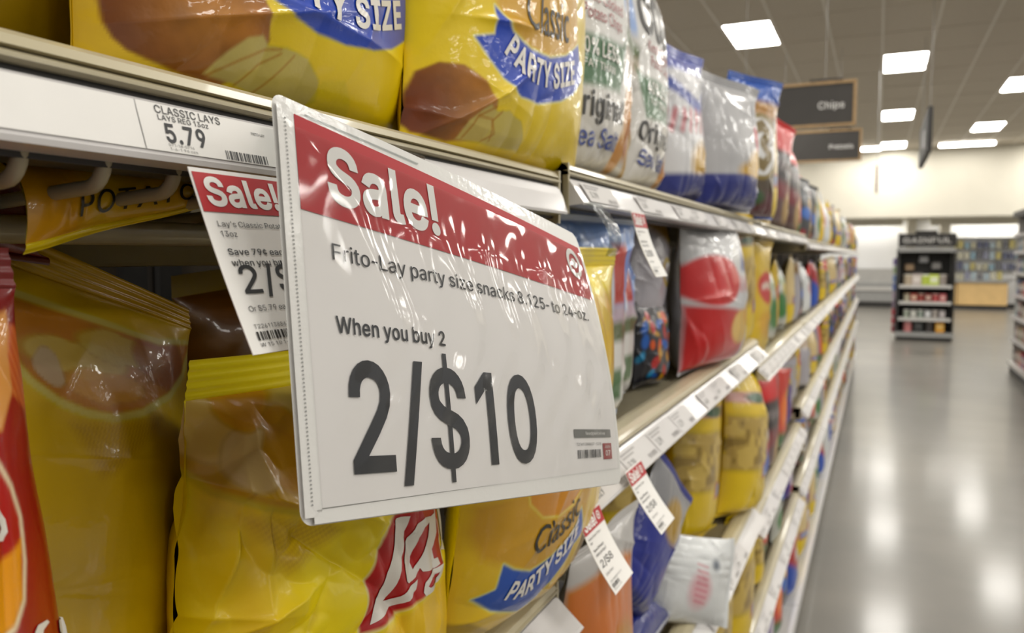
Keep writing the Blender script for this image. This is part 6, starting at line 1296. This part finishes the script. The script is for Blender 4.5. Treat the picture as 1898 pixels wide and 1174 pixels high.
def pack(name, label, c, x, y, z, w, d, h, lid=None, cat='pack', group=None):
    t = thing(name, label, cat, (x, y, z), group)
    if name == 'tub':
        q = MB(); q.tube([(x, y, z), (x, y, z+h*0.86)], w/2, 12); q.build('body', pmat(c), t); q = MB(); q.tube([(x, y, z+h*0.86), (x, y, z+h)], w/2*1.04, 12); q.build('lid', pmat(lid or 'E0E0E0'), t)
    else:
        bx('body', pmat(c), t, x-w/2, x+w/2, y-d/2, y+d/2, z, z+h, min(w, d)*0.06); bx('front_label', pmat(lid or 'C8C8C8'), t, x-w*0.36, x+w*0.36, y-d/2-0.002, y-d/2, z+h*0.35, z+h*0.75)
    return t
rows = [(-0.519, [('B8A890', 'D0C8B8'), ('C8BCB4', 'E0D8D0'), ('B8C84A', 'E4E8D0'), ('C8D860', 'E4E8D0'), ('9A9088', 'C0B8B0')], 0.17, 0.20, 'top'),
        (-0.799, [('B8B098', 'A89070'), ('A84A3C', 'D0B8A0'), ('9A4238', 'C8B0A0'), ('8A3A34', 'C8B0A0'), ('B85050', 'D8A8A0'), ('C05A60', 'D8B0A8')], 0.12, 0.15, 'middle'),
        (-1.079, [('A8B0A0', 'D8D8D0'), ('B0B0A8', 'D0D0C8'), ('9AA49A', 'D8D8D0'), ('A8A8A8', 'E0E0E0'), ('B0A8A0', 'D8D0C8'), ('A09A98', 'C8C0C0')], 0.11, 0.15, 'lower'),
        (FL+0.141, [('C07A78', 'D0A0A0'), ('2A2A2A', '4A4A4A'), ('3A3432', '5A5048'), ('D89A2C', 'E8C070')], 0.16, 0.18, 'bottom')]
for z, cs, w, h, nm in rows:
    for i, (a, b) in enumerate(cs):
        x = ex0+0.10+(ex1-ex0-0.20)*(i+0.5)/len(cs)
        pack('pack_box' if i % 2 else 'tub', 'small %s on the %s endcap shelf, %s from the left' % ('box' if i % 2 else 'tub', nm, ORD[i]), a, x, ey+0.16, z, w*0.85, 0.12, h, b, 'pack')
for i, (x, z, c) in enumerate(((0.50, -0.27, 'B89A78'), (0.72, -0.13, 'B8B8BC'), (0.92, -0.24, 'A8A4A4'), (0.64, -0.42, '8A807C'))):
    t = thing('hanging_pack', 'pouch hanging on the endcap back board, %s of four' % ORD[i], 'pack', (x, ey+0.4, z))
    q = MB(); pts = [(-0.075, 0), (0.075, 0), (0.085, 0.05), (0.07, 0.13), (-0.07, 0.13), (-0.085, 0.05)]
    q.add([(x+a, ey+0.40, z+b) for a, b in pts]+[(x+a*0.8, ey+0.34, z+b*0.8+0.013) for a, b in pts], [(5, 4, 3, 2, 1, 0), (6, 7, 8, 9, 10, 11)]+[(i2, (i2+1) % 6, (i2+1) % 6+6, i2+6) for i2 in range(6)]); q.build('pouch', pmat(c), t)
    bx('hook', M['graymetal'], t, x-0.003, x+0.003, ey+0.35, ey+0.45, z+0.125, z+0.131)
for i in range(9):
    z = -0.05-0.145*i; c = ['6A5A8A', '8A9A7A', '6A80A8', '5A6AA0', '9A8A9A', '7A6A7A', 'A03A44', 'A8404A', '8A4A50'][i]
    t = thing('side_pack', 'small pack clipped to the left side of the endcap, %s from the top' % ORD[i], 'pack', (ex0-0.06, ey+0.15, z-0.1)); bx('body', pmat(c), t, ex0-0.075, ex0-0.022, ey+0.08, ey+0.26, z-0.12, z, 0.01); bx('clip', M['graymetal'], t, ex0-0.05, ex0-0.02, ey+0.15, ey+0.19, z, z+0.012)

# ================================================================== shelving on the right-hand side of the aisle
for bi, (y0, y1) in enumerate(((8.03, 9.24), (9.25, 10.46), (10.47, 11.68))):
    g = thing('shelving_frame', 'right-hand gondola shelving, %s section from the far end' % ORD[2-bi], 'shelving', (1.75, (y0+y1)/2, FL))
    bx('back_panel', M['back'], g, 1.96, 1.99, y0, y1, FL+0.1, 0.50); bx('base_deck', M['lightmetal'], g, 1.50, 1.96, y0, y1, FL+0.10, FL+0.14); bx('kick_plate', M['dark'], g, 1.53, 1.55, y0, y1, FL, FL+0.10)
    bx('canopy', M['dark'], g, 1.50, 1.99, y0, y1, 0.46, 0.53)
    if bi == 2: bx('end_panel', M['lightmetal'], g, 1.56, 1.99, y1, y1+0.02, FL, 0.46)
    for li, z in enumerate((-1.02, -0.74, -0.47, -0.20, 0.05, 0.26)):
        t = thing('metal_shelf', 'shelf of the right-hand gondola, %s up, %s section from the far end' % (ORD[li], ORD[2-bi]), 'shelf', (1.7, (y0+y1)/2, z))
        bx('deck', M['lightmetal'], t, 1.535, 1.955, y0+0.004, y1-0.004, z-0.02, z); bx('price_rail', M['strip'], t, 1.522, 1.534, y0+0.004, y1-0.004, z-0.035, z+0.005)
    if bi == 2:
        for li, z in enumerate((FL+0.141, -1.019, -0.739, -0.469, -0.199, 0.051)):
            for j in range(7):
                c = r.choice(['8A4A44', '4A5A7A', 'B8B0A8', '6A7A6A', 'A08A70', '7A6A80', 'C05058', '3A5A8A', '5A4A40', '7A98A0'])
                yy = y0+0.1+(y1-y0-0.2)*(j+0.5)/7; h = r.uniform(0.14, 0.19)
                t = thing('boxed_item', 'box on the right-hand shelving, level %s from the floor, %s along' % (ORD[li], ORD[j]), 'box', (1.62, yy, z)); bx('body', pmat(c), t, 1.56, 1.70, yy-0.06, yy+0.06, z, z+h, 0.006); bx('front_label', pmat('D0CCC4'), t, 1.558, 1.56, yy-0.04, yy+0.04, z+h*0.4, z+h*0.75)

# ================================================================== things along the back wall
t = thing('chest_cooler', 'low gray open cooler against the back wall on the left', 'cooler', (0.0, 25.3, FL))
bx('body', M['graymetal'], t, -0.9, 0.45, 24.9, 25.9, FL+0.15, -0.75, 0.03); bx('base', M['dark'], t, -0.9, 0.45, 24.95, 25.9, FL, FL+0.15); bx('bumper', M['lightmetal'], t, -0.92, 0.47, 24.86, 24.9, -0.98, -0.88); bx('back_rise', M['lightmetal'], t, -0.9, 0.45, 25.7, 25.9, -0.75, -0.38)
t = thing('service_counter', 'pale wooden counter at the back of the store on the right', 'counter', (2.6, 25.2, FL))
bx('front_panel', M['counter'], t, 1.98, 3.15, 24.9, 25.5, FL+0.12, -0.72, 0.01); bx('side_panel', M['counter'], t, 1.86, 1.96, 24.95, 25.5, FL+0.12, -0.72); bx('counter_top', M['graymetal'], t, 1.82, 3.2, 24.85, 25.55, -0.72, -0.66); bx('plinth', M['dark'], t, 1.9, 3.15, 24.95, 25.5, FL, FL+0.12)
t = thing('wall_rack', 'crowded rack of small goods on the back wall above the wooden counter', 'rack', (2.6, 25.8, -0.6))
bx('back_panel', M['wallwhite'], t, 1.85, 3.6, 25.90, 25.94, -0.65, 0.62)
for z in (-0.40, -0.10, 0.20, 0.50): bx('shelf', M['graymetal'], t, 1.85, 3.6, 25.70, 25.90, z-0.02, z)
for zi, z in enumerate((-0.66, -0.40, -0.10, 0.20)):
    for j in range(11 if zi else 8):
        c = r.choice(['B8B49A', '8A8CA0', 'C8C4B0', '5A5E78', 'A8B8C0', '6A6A70', 'C0B470', '8AA8B8']); x = 1.93+0.153*j; h = r.uniform(0.15, 0.24)
        y = 25.4 if zi == 0 else 25.78
        t = thing('small_box', 'small box in the crowded back rack, row %s up, %s across' % (ORD[zi], ORD[j] if j < 10 else 'last'), 'box', (x, y, z)); bx('body', pmat(c), t, x-0.06, x+0.06, y-0.05, y+0.05, z, z+h, 0.006)
